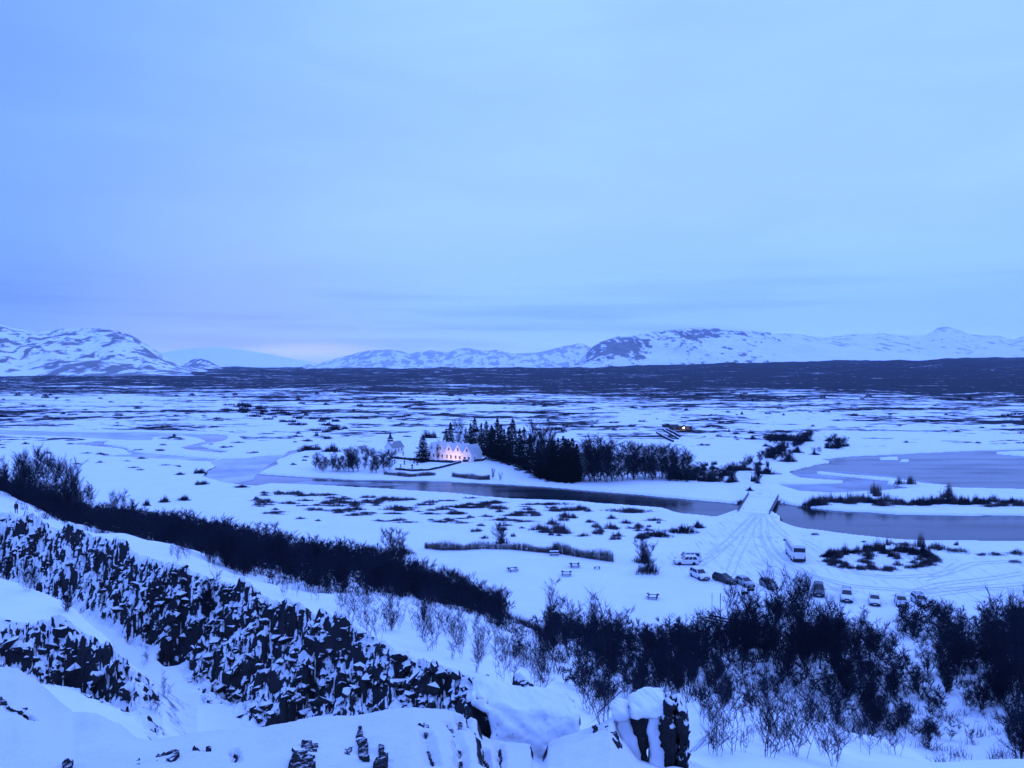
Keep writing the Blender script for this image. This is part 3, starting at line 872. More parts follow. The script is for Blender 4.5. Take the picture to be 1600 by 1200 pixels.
def mountain(name, S, D0, DR, D1, m, rough=40, nscale=500, cover=None, ncol=360, nrow=90, u0=None, u1=None, kseed=0, shape=1.0):
    ncol, nrow = int(ncol * .85), int(nrow * .8)
    us = np.linspace(u0 if u0 is not None else S[0][0], u1 if u1 is not None else S[-1][0], ncol)
    ds = np.concatenate([np.linspace(D0, DR, nrow), np.linspace(DR, D1, nrow // 3)[1:]])
    U, Dm = np.meshgrid(us, ds)
    X = (U - 800) / F * Dm
    sv = interp_sil(S, U)
    zr = EYE + (568 - sv) / F * DR
    t = np.where(Dm <= DR, (Dm - D0) / (DR - D0), 1 - (Dm - DR) / (D1 - DR))
    t = np.clip(t, 0, 1)
    prof = t ** shape
    base = interp_sil([(0, 579), (500, 577), (900, 575), (1200, 570), (1600, 566)], U)
    zb = EYE + (568 - base) / F * D0 - 20
    zb = np.minimum(zb, zr - 2)
    n = ridged(X / nscale, Dm / nscale * 0.8, 5, kseed) - 0.55
    n2 = fbm(X / (nscale * 0.25), Dm / (nscale * 0.25), 4, kseed + 5)
    env = np.sin(np.pi * np.clip(t, 0, 1) ** 0.8) * np.clip((zr - zb) / 200, 0.1, 1.5)
    Z = zb + (zr - zb) * prof + env * (n * rough * 1.7 + n2 * rough * 0.35) + (n2 * rough * 0.10) * t
    # keep the photo's outline: nothing in front of the ridge rises above the line of sight to it
    lim = EYE + (568 - sv) / F * Dm
    Z = np.where(Dm < DR, np.minimum(Z, lim - 2 * (1 - t)), Z)
    idx = np.arange(U.size).reshape(U.shape)
    Q = np.stack([idx[:-1, :-1], idx[:-1, 1:], idx[1:, 1:], idx[1:, :-1]], -1).reshape(-1, 4)
    me = mesh_np(name, np.stack([X.ravel(), Dm.ravel(), Z.ravel()], 1), Q, smooth=True)
    gx = np.gradient(Z, axis=0); gy = np.gradient(Z, axis=1)
    cv = cover(U, t, n, n2, gy) if cover else np.zeros(U.shape)
    gul = ridged(X / (nscale * 0.085) + 0.8 * n2, Dm / (nscale * 0.9) + 0.5 * n, 3, kseed + 8) - 0.6
    cv = cv + 0.75 * gul * (0.4 + 0.6 * smooth(0.05, 0.5, t))
    a = me.attributes.new('cover', 'FLOAT', 'POINT'); a.data.foreach_set('value', cv.ravel().astype(np.float32))
    return tag(link(name, me, m), kind='structure')


MM = mountain_mat('snowy mountain rock', 0.82, 0.016)
MM2 = mountain_mat('far snowy mountain', 0.50, 0.010)
mountain('mountain', [(-330, 505), (-200, 492), (-80, 500), (0, 507), (20, 512), (60, 518), (85, 516), (100, 514), (150, 513), (175, 515), (190, 518), (205, 523), (215, 528), (240, 545), (260, 559), (285, 570), (310, 577), (340, 582)],
         2700, 4600, 6500, MM, rough=75, nscale=620, kseed=3, shape=0.85, ncol=420, nrow=130,
         cover=lambda U, t, n, n2, g: 0.17 + 0.16 * smooth(0.26, 0.16, t) * smooth(20, 110, U) - 0.16 * smooth(0.25, 0.0, t) * smooth(90, 30, U) + 0.35 * n - 0.10 * smooth(0.7, 1, t) + 0.10 * n2)
mountain('hill', [(275, 579), (290, 568), (300, 562), (312, 560), (325, 563), (345, 574), (360, 580)], 5600, 6200, 7200, MM, rough=22, nscale=240, kseed=9, ncol=90, nrow=50,
         cover=lambda U, t, n, n2, g: 0.22 + 0.35 * n)
mountain('snow_dome', [(150, 565), (240, 553), (290, 545), (330, 542), (370, 545), (420, 553), (470, 563), (520, 573), (580, 580)], 9500, 12500, 16000, MM2, rough=10, nscale=1500, kseed=13, ncol=120, nrow=40, shape=0.7,
         cover=lambda U, t, n, n2, g: -0.5 + 0 * U)
mountain('mountain', [(440, 580), (470, 573), (482, 569), (492, 572), (505, 566), (540, 557), (560, 551), (580, 547), (610, 546), (625, 548), (640, 553), (652, 550), (660, 551), (672, 547), (684, 549), (700, 550), (715, 545), (730, 543), (742, 546), (760, 549), (775, 546),
                      (788, 549), (800, 553), (840, 551), (858, 547), (870, 544), (880, 541), (892, 540), (905, 535), (912, 538), (930, 546), (980, 556), (1060, 566)],
         6800, 8600, 10500, MM2, rough=75, nscale=560, kseed=21, shape=1.15, ncol=420, nrow=100,
         cover=lambda U, t, n, n2, g: 0.08 + 0.32 * n + 0.16 * smooth(0.55, 0.95, t) + 0.08 * n2)
mountain('mountain', [(880, 578), (905, 566), (918, 549), (928, 540), (940, 533), (965, 526), (985, 524), (1000, 521), (1040, 516), (1080, 513), (1120, 513), (1160, 516), (1200, 519), (1215, 524), (1240, 530), (1300, 540), (1400, 552), (1500, 562)],
         5400, 7000, 9000, MM, rough=55, nscale=520, kseed=33, shape=0.62, ncol=460, nrow=130,
         cover=lambda U, t, n, n2, g: -0.02 + 0.30 * n + 0.50 * np.exp(-((U - 960) / 48) ** 2) * smooth(0.05, 0.25, t) * (1 - smooth(0.85, 1.0, t)) + 0.42 * np.exp(-((U - 1090) / 50) ** 2) * smooth(0.45, 0.65, t) * (1 - smooth(0.85, 0.97, t)) - 0.3 * smooth(1180, 1260, U))
mountain('mountain', [(1120, 545), (1170, 530), (1210, 522), (1225, 521), (1245, 522), (1262, 525), (1290, 527), (1315, 524), (1340, 521), (1362, 522), (1376, 520), (1392, 522), (1410, 524), (1445, 524), (1456, 518), (1465, 512), (1474, 510.5), (1482, 511), (1492, 514), (1500, 517), (1508, 520),
                      (1515, 523), (1560, 525), (1582, 531), (1592, 527), (1600, 525), (1620, 527), (1700, 524), (1850, 530)],
         6800, 9000, 11500, MM2, rough=34, nscale=620, kseed=45, shape=0.8, ncol=420, nrow=90,
         cover=lambda U, t, n, n2, g: -0.05 + 0.25 * n + 0.25 * np.exp(-((U - 1474) / 35) ** 2) * smooth(0.8, 1.0, t) + 0.08 * smooth(0.8, 1.0, t))


# ------------------------------------------------------------------ haze
def haze():
    b = MB().box((0, 7600, 429), (27000, 17600, 865))
    o = b.build('haze', None)
    m = bpy.data.materials.new('thin winter haze')
    m.use_nodes = True
    nt = m.node_tree; nt.nodes.clear()
    out = nt.nodes.new('ShaderNodeOutputMaterial')
    pv = nt.nodes.new('ShaderNodeVolumePrincipled')
    pv.inputs['Color'].default_value = (0.55, 0.75, 1.0, 1)
    pv.inputs['Density'].default_value = 2.4e-5
    pv.inputs['Anisotropy'].default_value = 0.2
    nt.links.new(pv.outputs[0], out.inputs['Volume'])
    o.data.materials.append(m)
    tag(o, kind='stuff')


haze()


# ------------------------------------------------------------------ plants: every twig is a thin three-sided cone
class Twigs:
    def __init__(self): self.a, self.b, self.r0, self.r1 = [], [], [], []

    def add(self, a, b, r0, r1=0.0):
        self.a.append(a); self.b.append(b); self.r0.append(r0); self.r1.append(r1)

    def arrays(self):
        A = np.array(self.a, float); B = np.array(self.b, float); r0 = np.array(self.r0); r1 = np.array(self.r1)
        d = B - A; d /= np.maximum(np.linalg.norm(d, axis=1, keepdims=True), 1e-9)
        ref = np.where(np.abs(d[:, 2:3]) > 0.9, np.array([[1.0, 0, 0]]), np.array([[0, 0, 1.0]]))
        p = np.cross(d, ref); p /= np.linalg.norm(p, axis=1, keepdims=True)
        q = np.cross(d, p)
        n = len(A)
        ang = np.array([0, 2.0944, 4.18879])
        ring = lambda C, r, k: C[:, None, :] + r[:, None, None] * (np.cos(ang)[None, :, None] * p[k][:, None, :] + np.sin(ang)[None, :, None] * q[k][:, None, :])
        cone = r1 <= 0
        V, T = [], []
        ic = np.where(cone)[0]
        if len(ic):
            vr = ring(A[ic], r0[ic], ic)
            V.append(np.concatenate([vr, B[ic][:, None, :]], 1).reshape(-1, 3))
            o = np.arange(len(ic)) * 4
            T += [np.stack([o + i, o + (i + 1) % 3, o + 3], 1) for i in range(3)]
        it = np.where(~cone)[0]
        if len(it):
            base = len(ic) * 4
            V.append(np.concatenate([ring(A[it], r0[it], it), ring(B[it], r1[it], it)], 1).reshape(-1, 3))
            o = base + np.arange(len(it)) * 6
            for i in range(3):
                j = (i + 1) % 3
                T += [np.stack([o + i, o + j, o + 3 + j], 1), np.stack([o + i, o + 3 + j, o + 3 + i], 1)]
        return np.concatenate(V), np.concatenate(T)

    def mesh(self, name):
        V, T = self.arrays()
        return mesh_np(name, V, T)


def unit(v):
    v = np.asarray(v, float); return v / max(np.linalg.norm(v), 1e-9)


def grow_birch(rs, h=4.0, stems=5, spread=0.35, branches=9, twigs=8, tw=0.55, tr=0.016, single=False, upright=0.6, low=0.02, thin=1.0, nseg=7, bseg=3):
    """bare birch: (stem twigs, crown twigs)"""
    S, C = Twigs(), Twigs()
    for k in range(stems):
        az = rs.uniform(0, 6.283)
        lean = rs.uniform(0.15, 1.0) * spread
        hh = h * rs.uniform(0.62, 1.0) if k else h
        base = np.array([math.cos(az), math.sin(az), 0]) * (0.0 if single else rs.uniform(0.05, 0.3))
        n = nseg
        pts = [np.array([0, 0, -0.30]), base]
        d = unit([math.cos(az) * lean, math.sin(az) * lean, 1])
        for i in range(n - 1):
            d = unit(d + np.array([rs.normal(0, 0.10), rs.normal(0, 0.10), 0.10 * upright]))
            pts.append(pts[-1] + d * hh / (n - 1))
        r = (0.0055 * hh + 0.005) * thin
        for i in range(n):
            S.add(pts[i], pts[i + 1], r * (1 - i / n) + 0.007 * thin, r * (1 - (i + 1) / n) + 0.007 * thin if i < n - 1 else 0.005 * thin)
        for j in range(branches):
            t = 1.05 + rs.uniform(low, 1.0) ** 0.85 * (n - 1.06)
            i = min(int(t), n - 1)
            p = pts[i] + (pts[i + 1] - pts[i]) * (t - i)
            ba = rs.uniform(0, 6.283)
            bd = unit([math.cos(ba), math.sin(ba), rs.uniform(0.35, 1.3)])
            L = hh * rs.uniform(0.18, 0.36) * (1.15 - 0.55 * t / n)
            q = p
            m = bseg
            for a in range(m):
                bd = unit(bd + np.array([rs.normal(0, .15), rs.normal(0, .15), 0.16]))
                q2 = q + bd * L / m
                C.add(q, q2, (0.012 * (1 - a / m) + 0.007) * thin, (0.012 * (1 - (a + 1) / m) + 0.006) * thin)
                for w in range(max(1, twigs // m)):
                    f = rs.uniform(0, 1)
                    o = q + (q2 - q) * f
                    td = unit(bd + rs.normal(0, 0.55, 3) + np.array([0, 0, 0.15]))
                    C.add(o, o + td * tw * rs.uniform(0.5, 1.2), tr, 0)
                q = q2
            C.add(q, q + bd * tw * 0.8, tr, 0)
    return S, C


BIRCH = []
for i in range(9):
    rs = np.random.default_rng(100 + i)
    S, C = grow_birch(rs, h=1.0 * 4.0, stems=5 + i % 4, spread=0.34 + 0.05 * (i % 3), branches=17, twigs=18, tw=0.5, tr=0.010)
    BIRCH.append((S.mesh('trunk'), C.mesh('crown')))
TALL = []
for i in range(5):
    rs = np.random.default_rng(200 + i)
    S, C = grow_birch(rs, h=8.0, stems=3 + i % 3, spread=0.24, branches=30, twigs=20, tw=0.85, tr=0.016, low=0.04)
    TALL.append((S.mesh('trunk'), C.mesh('crown')))
SAP = []
for i in range(5):
    rs = np.random.default_rng(300 + i)
    S, C = grow_birch(rs, h=2.6, stems=3 + i % 3, spread=0.35, branches=9, twigs=14, tw=0.34, tr=0.0045, thin=0.5)
    SAP.append((S.mesh('trunk'), C.mesh('crown')))
LOW = []
for i in range(4):
    rs = np.random.default_rng(350 + i)
    S, C = grow_birch(rs, h=4.0, stems=3, spread=0.50, branches=7, twigs=6, tw=0.95, tr=0.040, nseg=4, bseg=1)
    VS, TS = S.arrays(); VC, TC = C.arrays()
    LOW.append((np.concatenate([VS, VC]), np.concatenate([TS, TC + len(VS)])))
for me, _c in BIRCH + TALL + SAP: me.materials.append(M['trunk'])
for _t, me in BIRCH + TALL + SAP: me.materials.append(M['bark'])


def plant(kind, protos, x, y, z, h, h0, label, cat, group, rot=None, wide=1.0):
    me = protos[random.randrange(len(protos))]
    o = empty(kind, (x, y, z - 0.05), rot if rot is not None else random.uniform(0, 6.28))
    k = h / h0
    o.scale = (k * wide, k * wide, k)
    tag(o, label, cat, group)
    if isinstance(me, tuple):
        link('trunk', me[0], None, o); link('crown', me[1], None, o)
    else:
        link('crown', me, None, o)
    return o


def inside(poly, u, v):
    c = False
    n = len(poly)
    for i in range(n):
        (ax, ay), (bx, by) = poly[i], poly[(i + 1) % n]
        if (ay > v) != (by > v) and u < (bx - ax) * (v - ay) / (by - ay) + ax: c = not c
    return c


def project(x, y, z):
    dz = z - EYE
    fw = y * CP - dz * SP
    up = y * SP + dz * CP
    return 800 + F * x / fw, 600 - F * up / fw


# --- thicket birches on the slope below the lava wall
ZONES = [
    ([(860, 985), (1000, 995), (1100, 985), (1120, 1040), (1000, 1050), (850, 1040)], 0.22, 3.6),
    ([(880, 1040), (1120, 1040), (1130, 1070), (1000, 1095), (930, 1105), (870, 1075)], 0.20, 3.4),
    ([(1110, 985), (1160, 965), (1260, 950), (1290, 1000), (1300, 1115), (1150, 1080), (1110, 1040)], 0.20, 3.9),
    ([(1280, 1000), (1370, 1000), (1385, 1030), (1460, 1085), (1480, 1130), (1400, 1150), (1300, 1125)], 0.24, 3.6),
    ([(1280, 965), (1370, 968), (1370, 1000), (1290, 1000)], 0.16, 3.0),
    ([(1395, 965), (1480, 965), (1560, 960), (1660, 955), (1660, 1180), (1560, 1180), (1500, 1120), (1470, 1075), (1410, 1000)], 0.17, 3.2),
    ([(1545, 980), (1660, 960), (1660, 1199), (1570, 1199)], 0.36, 4.2),
    ([(1370, 1125), (1480, 1130), (1580, 1185), (1560, 1199), (1480, 1185), (1400, 1150)], 0.25, 2.6),
    ([(1090, 1085), (1300, 1115), (1400, 1160), (1330, 1160), (1100, 1120)], 0.10, 2.2),
    ([(780, 985), (860, 985), (860, 1040), (820, 1030), (770, 1000)], 0.10, 2.6),
]
cand = []
for _ in range(60000):
    s = rng.uniform(-0.70, 0.70); d = math.sqrt(rng.uniform(50 ** 2, 245 ** 2))
    cand.append((s * d, d))
cand = np.array(cand)
area = 0.5 * (245 ** 2 - 50 ** 2) * 1.40
cell_area = area / len(cand)
cz, ccls, _ = terrain(cand[:, 0], cand[:, 1], 'all')
pu, pv_ = project(cand[:, 0], cand[:, 1], cz)
cD, cZ = feats(800 + F * cand[:, 0] / cand[:, 1])
chosen = []
clump = fbm(cand[:, 0] / 7, cand[:, 1] / 7, 3, 88)
for i, (x, y) in enumerate(cand):
    dens = 0; hh = 3.6
    if pu[i] < 790:
        if cD[11][i] - 3 < y < cD[12][i] + 3 * clump[i] + 1:
            dens = 0.16; hh = 4.2
            if pu[i] < 140 and y < 128: dens = 0.0
            t = (y - cD[11][i]) / (cD[12][i] - cD[11][i])
            if pu[i] < 330 and t > 0.85: hh = 3.2
            if pu[i] < 150 and t > 0.55: dens = 0.05
    else:
        for poly, dd, h1 in ZONES:
            if dd > dens and inside(poly, pu[i], pv_[i]): dens, hh = dd, h1
        if dens and dens < 0.24: dens *= 0.4 + 1.5 * max(0, clump[i] + 0.3)
    if dens and rng.random() < dens * cell_area:
        chosen.append((x, y, cz[i], hh * rng.uniform(0.55, 1.15) * (0.9 + 0.45 * clump[i]), pu[i], pv_[i]))
chosen.sort(key=lambda c: c[1] / c[3])


def thicket_label(u, v):
    if u < 330: return 'bare dark birch in the thicket under the far lava wall', 'birches below the far lava wall'
    if u < 560: return 'bare dark birch in the thicket behind the lava wall', 'birches behind the middle of the lava wall'
    if u < 800: return 'bare dark birch between lava wall and picnic field', 'birches between lava wall and picnic field'
    if u < 1110: return 'bare birch in the thin wood below the picnic field', 'birches below the picnic field'
    if u < 1300: return 'bare dark birch in the wood below the parked cars', 'birches below the parked cars'
    if u < 1480: return 'bare birch on the snowy slope below the four pale cars', 'birches below the four pale cars'
    return 'bare birch in the dark wood at the lower right', 'birches at the lower right edge'


N_IND = 225
near_birches = chosen[:N_IND]
byg = {}
for c in near_birches: byg.setdefault(thicket_label(c[4], c[5])[1], []).append(c)
for gr, cs in byg.items():
    ys = sorted(c[1] for c in cs); hs = sorted(c[3] for c in cs); us = sorted(c[4] for c in cs)
    q = lambda a, f: a[min(len(a) - 1, int(len(a) * f))]
    for x, y, z, h, u, v in cs:
        lb = thicket_label(u, v)[0]
        if len(cs) > 6:
            size = 'small ' if h < q(hs, .33) else 'large ' if h > q(hs, .66) else ''
            side = ', left part' if u < q(us, .33) else ', right part' if u > q(us, .66) else ', middle part'
            edge = ' near edge' if y < q(ys, .4) else ' far edge'
            lb = size + lb.replace('bare dark birch', 'bare birch') + side + edge
            lb = ' '.join(lb.split()[:16])
        plant('birch_shrub', BIRCH, x, y, z, h, 4.0, lb, 'birch shrub', gr, wide=random.uniform(0.9, 1.3))
VV, TT, nv = [], [], 0
for x, y, z, h, u, v in chosen[N_IND:]:
    Vp, Tp = LOW[random.randrange(4)]
    k = h / 4.0; a = random.uniform(0, 6.28); w = k * random.uniform(0.9, 1.3)
    ca, sa = math.cos(a) * w, math.sin(a) * w
    VV.append(np.stack([Vp[:, 0] * ca - Vp[:, 1] * sa + x, Vp[:, 0] * sa + Vp[:, 1] * ca + y, Vp[:, 2] * k + z - 0.05], 1))
    TT.append(Tp + nv); nv += len(Vp)
FAN = []
for i in range(5):
    T = Twigs(); rs = np.random.default_rng(380 + i)
    for j in range(22):
        b_ = np.array([rs.normal(0, .35), rs.normal(0, .35), -.1]); t_ = b_ + np.array([rs.normal(0, .30), rs.normal(0, .30), rs.uniform(.5, 1.35)])
        T.add(b_, t_, 0.020, 0)
        m_ = b_ + (t_ - b_) * rs.uniform(.4, .8); T.add(m_, m_ + rs.normal(0, .2, 3) + np.array([0, 0, .2]), 0.012, 0)
    FAN.append(T.arrays())
nun = 0
for i in rng.permutation(len(cand)):
    if nun >= 2800: break
    x, y = cand[i]
    if not (cD[10][i] < y < cD[12][i] + 1) or pu[i] > 1640: continue
    if pu[i] < 790 and y < cD[11][i] - 6: continue
    t = (y - cD[10][i]) / (cD[12][i] - cD[10][i])
    if rng.random() > (0.85 if clump[i] > -0.15 else 0.25) * (1.0 if t > 0.12 else 0.35): continue
    if 1360 < pu[i] < 1480 and 955 < pv_[i] < 1075 and rng.random() < 0.6: continue
    Vp, Tp = FAN[int(rng.integers(0, 5))]
    a = rng.uniform(0, 6.28); k = rng.uniform(0.7, 1.5)
    ca, sa = math.cos(a) * k, math.sin(a) * k
    VV.append(np.stack([Vp[:, 0] * ca - Vp[:, 1] * sa + x, Vp[:, 0] * sa + Vp[:, 1] * ca + y, Vp[:, 2] * k + cz[i]], 1)); TT.append(Tp + nv); nv += len(Vp); nun += 1
print('thicket shrubs', len(chosen), 'joined tris', sum(len(t) for t in TT))
tag(link('birch_thicket', mesh_np('birch_thicket', np.concatenate(VV), np.concatenate(TT)), M['bark']), 'dense mass of bare dark birch filling the slope below the lava wall', None, None, 'stuff')

# --- taller birches standing out of the thicket: photo column, depth, top row
TALLS = [(868, 120, 912), (892, 124, 945), (928, 122, 938), (1106, 112, 962), (1148, 100, 925), (1168, 104, 926), (1192, 102, 948), (1214, 96, 902), (1240, 98, 893), (1262, 94, 912), (1282, 98, 935), (1302, 100, 948), (1335, 104, 968),
         (1572, 88, 948), (1594, 80, 934), (1612, 76, 925), (1545, 96, 962), (1474, 112, 948), (1362, 108, 985), (1130, 106, 958), (1085, 108, 975), (1480, 112, 950), (1500, 92, 985), (1455, 96, 1010),
         (8, 138, 722), (28, 135, 716), (48, 134, 711), (68, 136, 709), (90, 138, 722), (110, 140, 732), (130, 146, 745), (-20, 138, 722), (58, 142, 712), (100, 150, 728), (20, 146, 715), (78, 150, 716), (122, 158, 748), (40, 150, 713), (140, 160, 760), (-40, 140, 720),
         (178, 226, 772), (192, 222, 770), (205, 224, 776)]
for u, d, vt in TALLS:
    x = (u - 800) / F * d * 1.005
    z = gz(x, d)
    h = (zat(vt, d) - z) * 1.04
    if u < 170:
        lb, gr = 'tall bare birch in the dark clump beside the snowy path', 'tall birches beside the path'
    elif u < 300:
        lb, gr = 'small bare birch at the far tip of the slope thicket on open snow', 'birches at the tip of the thicket'
    elif u < 1000:
        lb, gr = 'tall bare birch standing up against the snowy picnic field', 'tall birches below the picnic field'
    elif u < 1400:
        lb, gr = 'tall bare birch hiding the parked cars from below', 'tall birches in front of the parked cars'
    else:
        lb, gr = 'tall bare birch in the wood right of the parked cars', 'tall birches right of the cars'
    plant('birch_tree', TALL if h > 4.5 else BIRCH, x, d, z, max(h, 2.5), 8.0 if h > 4.5 else 4.0, lb, 'birch tree', gr, wide=random.uniform(0.85, 1.15) if h < 8 else 0.8)

# --- thin saplings on the snow shoulder above the lava wall and near the viewpoint
SAPZ = [([(430, 925), (560, 945), (700, 985), (840, 1050), (860, 1090), (700, 1045), (600, 1005), (480, 950)], 46, 2.6, 'thin bare birch sapling on the snow shoulder above the lava wall', 'saplings above the lava wall'),
        ([(600, 955), (760, 1000), (850, 1020), (860, 1060), (760, 1010), (640, 985)], 24, 3.0, 'thin bare birch sapling on the snow shoulder above the lava wall', 'saplings above the lava wall'),
        ([(190, 855), (330, 895), (400, 915), (330, 870), (250, 850)], 14, 2.2, 'thin bare sapling at the top edge of the lava wall by the thicket', 'saplings at the top of the lava wall'),
        ([(1090, 1090), (1200, 1105), (1330, 1140), (1440, 1195), (1300, 1199), (1110, 1185)], 46, 2.3, 'thin bare sapling on the near snow slope beside the split rocks', 'saplings beside the split rocks'),
        ([(900, 1070), (1080, 1080), (1080, 1100), (960, 1130), (900, 1120)], 22, 2.8, 'thin bare sapling behind the snowy foreground rocks', 'saplings behind the foreground rocks'),
        ([(5, 860), (60, 870), (100, 930), (60, 940), (10, 890)], 7, 2.0, 'thin bare sapling inside the rock fissure', 'saplings in the fissure'),
        ([(190, 1010), (240, 1000), (330, 1100), (250, 1130)], 7, 1.3, 'thin bare sapling inside the rock fissure', 'saplings in the fissure')]
for poly, n, h, lb, gr in SAPZ:
    us = [p[0] for p in poly]; vs2 = [p[1] for p in poly]
    k = 0
    while k < n:
        u = random.uniform(min(us), max(us)); v = random.uniform(min(vs2), max(vs2))
        if not inside(poly, u, v): continue
        x, y, z = hit(u, v)
        plant('birch_sapling', SAP, x, y, z, h * random.uniform(0.6, 1.25), 2.6, lb, 'sapling', gr)
        k += 1
for u, v, vt, lb in [(1163, 1175, 1092, 'tallest thin sapling on the near snow slope, many branched and dark'), (318, 960, 900, 'bushy bare birch growing out of the black rocks of the lava wall'), (664, 970, 940, 'bare sapling on the snow shoulder beside a snowy stone'), (612, 985, 950, 'bare shrub on the snow shoulder above the lava wall rim'),
                     (1030, 470 + 600, 1015, 'bare birch shrub at the edge of the snowy terrace'), (105, 955, 918, 'lone bare sapling at the fissure edge above a snow ledge')]:
    x, y, z = hit(u, v)
    plant('birch_sapling', SAP if v > 1100 else BIRCH, x, y, z, (v - vt) / F * y * 1.05, 2.6 if v > 1100 else 4.0, lb, 'sapling', None)


# ------------------------------------------------------------------ willows, hedges and scrub of the valley floor
def grow_willow(rs, n=260, flat=0.45, tr=0.02):
    """low uneven patch of fine shoots, about 2 m across and 1 m high"""
    T = Twigs()
    ph = rs.uniform(0, 6.283, 4)
    lobes = [(rs.uniform(-.6, .6), rs.uniform(-.6, .6), rs.uniform(.25, .5), rs.uniform(.5, 1.0)) for _ in range(6)]
    for i in range(n):
        a = rs.uniform(0, 6.283); r = rs.uniform(0, 1) ** 0.6
        rim = 0.72 + 0.16 * math.sin(2 * a + ph[0]) + 0.12 * math.sin(3 * a + ph[1]) + 0.10 * math.sin(5 * a + ph[2])
        x, y = r * rim * math.cos(a), r * rim * math.sin(a)
        top = 0.20
        for lx, ly, lr, lh in lobes: top = max(top, lh * math.exp(-((x - lx) ** 2 + (y - ly) ** 2) / lr ** 2))
        top *= (1 - 0.6 * r) * rs.uniform(0.45, 1.1) + 0.12
        b = np.array([x * 0.92, y * 0.92, -0.15])
        t = np.array([x * 1.05 + rs.normal(0, .07), y * 1.05 + rs.normal(0, .07), top])
        T.add(b, t, tr * 1.1, 0)
        m = b + (t - b) * rs.uniform(0.3, 0.7)
        T.add(m, m + rs.normal(0, .12, 3) + np.array([0, 0, 0.25 * top]), tr * .8, 0)
    return T


WILLOW = []
for i in range(6):
    me = grow_willow(np.random.default_rng(400 + i), 260, tr=0.015).mesh('willow_bush'); me.materials.append(M['willow']); WILLOW.append(me)
WDARK = []
for i in range(3):
    me = grow_willow(np.random.default_rng(450 + i), 330, tr=0.020).mesh('dense_bush'); me.materials.append(M['scrub']); WDARK.append(me)
SCRUB = []
for i in range(5):
    me = grow_willow(np.random.default_rng(480 + i), 90, tr=0.035).mesh('scrub_bush'); me.materials.append(M['scrub']); SCRUB.append(me)


def bush(kind, protos, u, v, w, h, label, cat, group, depth=0.8, z0=0.3):
    x, y, z = at_valley(u, v, z0)
    o = link(kind, protos[random.randrange(len(protos))])
    k = y / F
    sx = w * k / 2
    o.location = (x, y + sx * depth * 0.5, z)
    o.rotation_euler = (0, 0, random.choice((0, math.pi)) + random.uniform(-0.2, 0.2))
    o.scale = (sx * (1.3 if kind == 'willow_bush' else 1.15), max(sx * depth, 0.6) * 1.25, max(h * k, 0.25) * (1.2 if kind == 'willow_bush' else 1.55))
    return tag(o, label, cat, group)


FLOOD = [(448, 773, 56, 10), (490, 775, 55, 9), (478, 783, 34, 8), (415, 786, 44, 9), (400, 780, 12, 9), (472, 791, 26, 5), (490, 797, 36, 7), (536, 787, 70, 13), (575, 778, 32, 8), (556, 797, 40, 9), (530, 800, 60, 7), (612, 783, 80, 12),
         (620, 797, 55, 12), (664, 790, 40, 8), (690, 797, 35, 11), (736, 779, 26, 6), (745, 794, 70, 12), (778, 796, 40, 12), (552, 806, 34, 7), (470, 811, 18, 9), (497, 814, 12, 5), (592, 814, 20, 6), (622, 814, 30, 8), (580, 802, 14, 5),
         (705, 815, 30, 7), (752, 822, 18, 7), (790, 822, 24, 8), (760, 808, 25, 9), (655, 800, 20, 5), (706, 803, 28, 8), (720, 803, 18, 6), (860, 789, 70, 7), (880, 799, 60, 14), (825, 803, 40, 14), (905, 796, 20, 12), (845, 828, 40, 22), (870, 833, 55, 26),
         (910, 838, 25, 12), (955, 826, 30, 16), (962, 843, 25, 14), (985, 800, 90, 9), (965, 838, 20, 18), (995, 826, 35, 10), (1022, 814, 35, 8)]
for i, (u, v, w, h) in enumerate(FLOOD):
    side = 'below the frozen lagoon' if u < 520 else 'across the river from the farmhouse' if u < 800 else 'between the dark river and the hedges'
    bush('willow_bush', WILLOW, u, v, w, h * 0.85, f'low rounded willow patch on the snowy flat {side}', 'willow bush', f'willow patches {side}', depth=0.35)
    if w > 45:
        for q in range(2):
            bush('willow_bush', WILLOW, u + random.uniform(-.4, .4) * w, v + random.uniform(-3, 3), w * 0.4, h * 0.8, f'low rounded willow patch on the snowy flat {side}', 'willow bush', f'willow patches {side}', depth=0.4)
nf = 0
while nf < 85:
    u = random.uniform(400, 840); v = random.uniform(763, 818)
    if v < 768 + (u - 400) * 0.045 or (v > 806 and u < 560): continue
    bush('willow_bush', WILLOW, u, v, random.uniform(14, 46), random.uniform(2.5, 6.5), 'flat willow patch among many on the snowy flat by the river', 'willow bush', 'flat willow patches on the river flat', depth=0.35); nf += 1
for q in range(40):
    u = random.uniform(740, 1030); v = random.uniform(786, 842)
    if (u - 740) / 290 * 20 + 783 > v: continue
    bush('willow_bush', WILLOW, u, v, random.uniform(8, 26), random.uniform(5, 14), 'small sparse willow among tufts between the dark river and the hedges', 'willow bush', 'small willows between river and hedges')
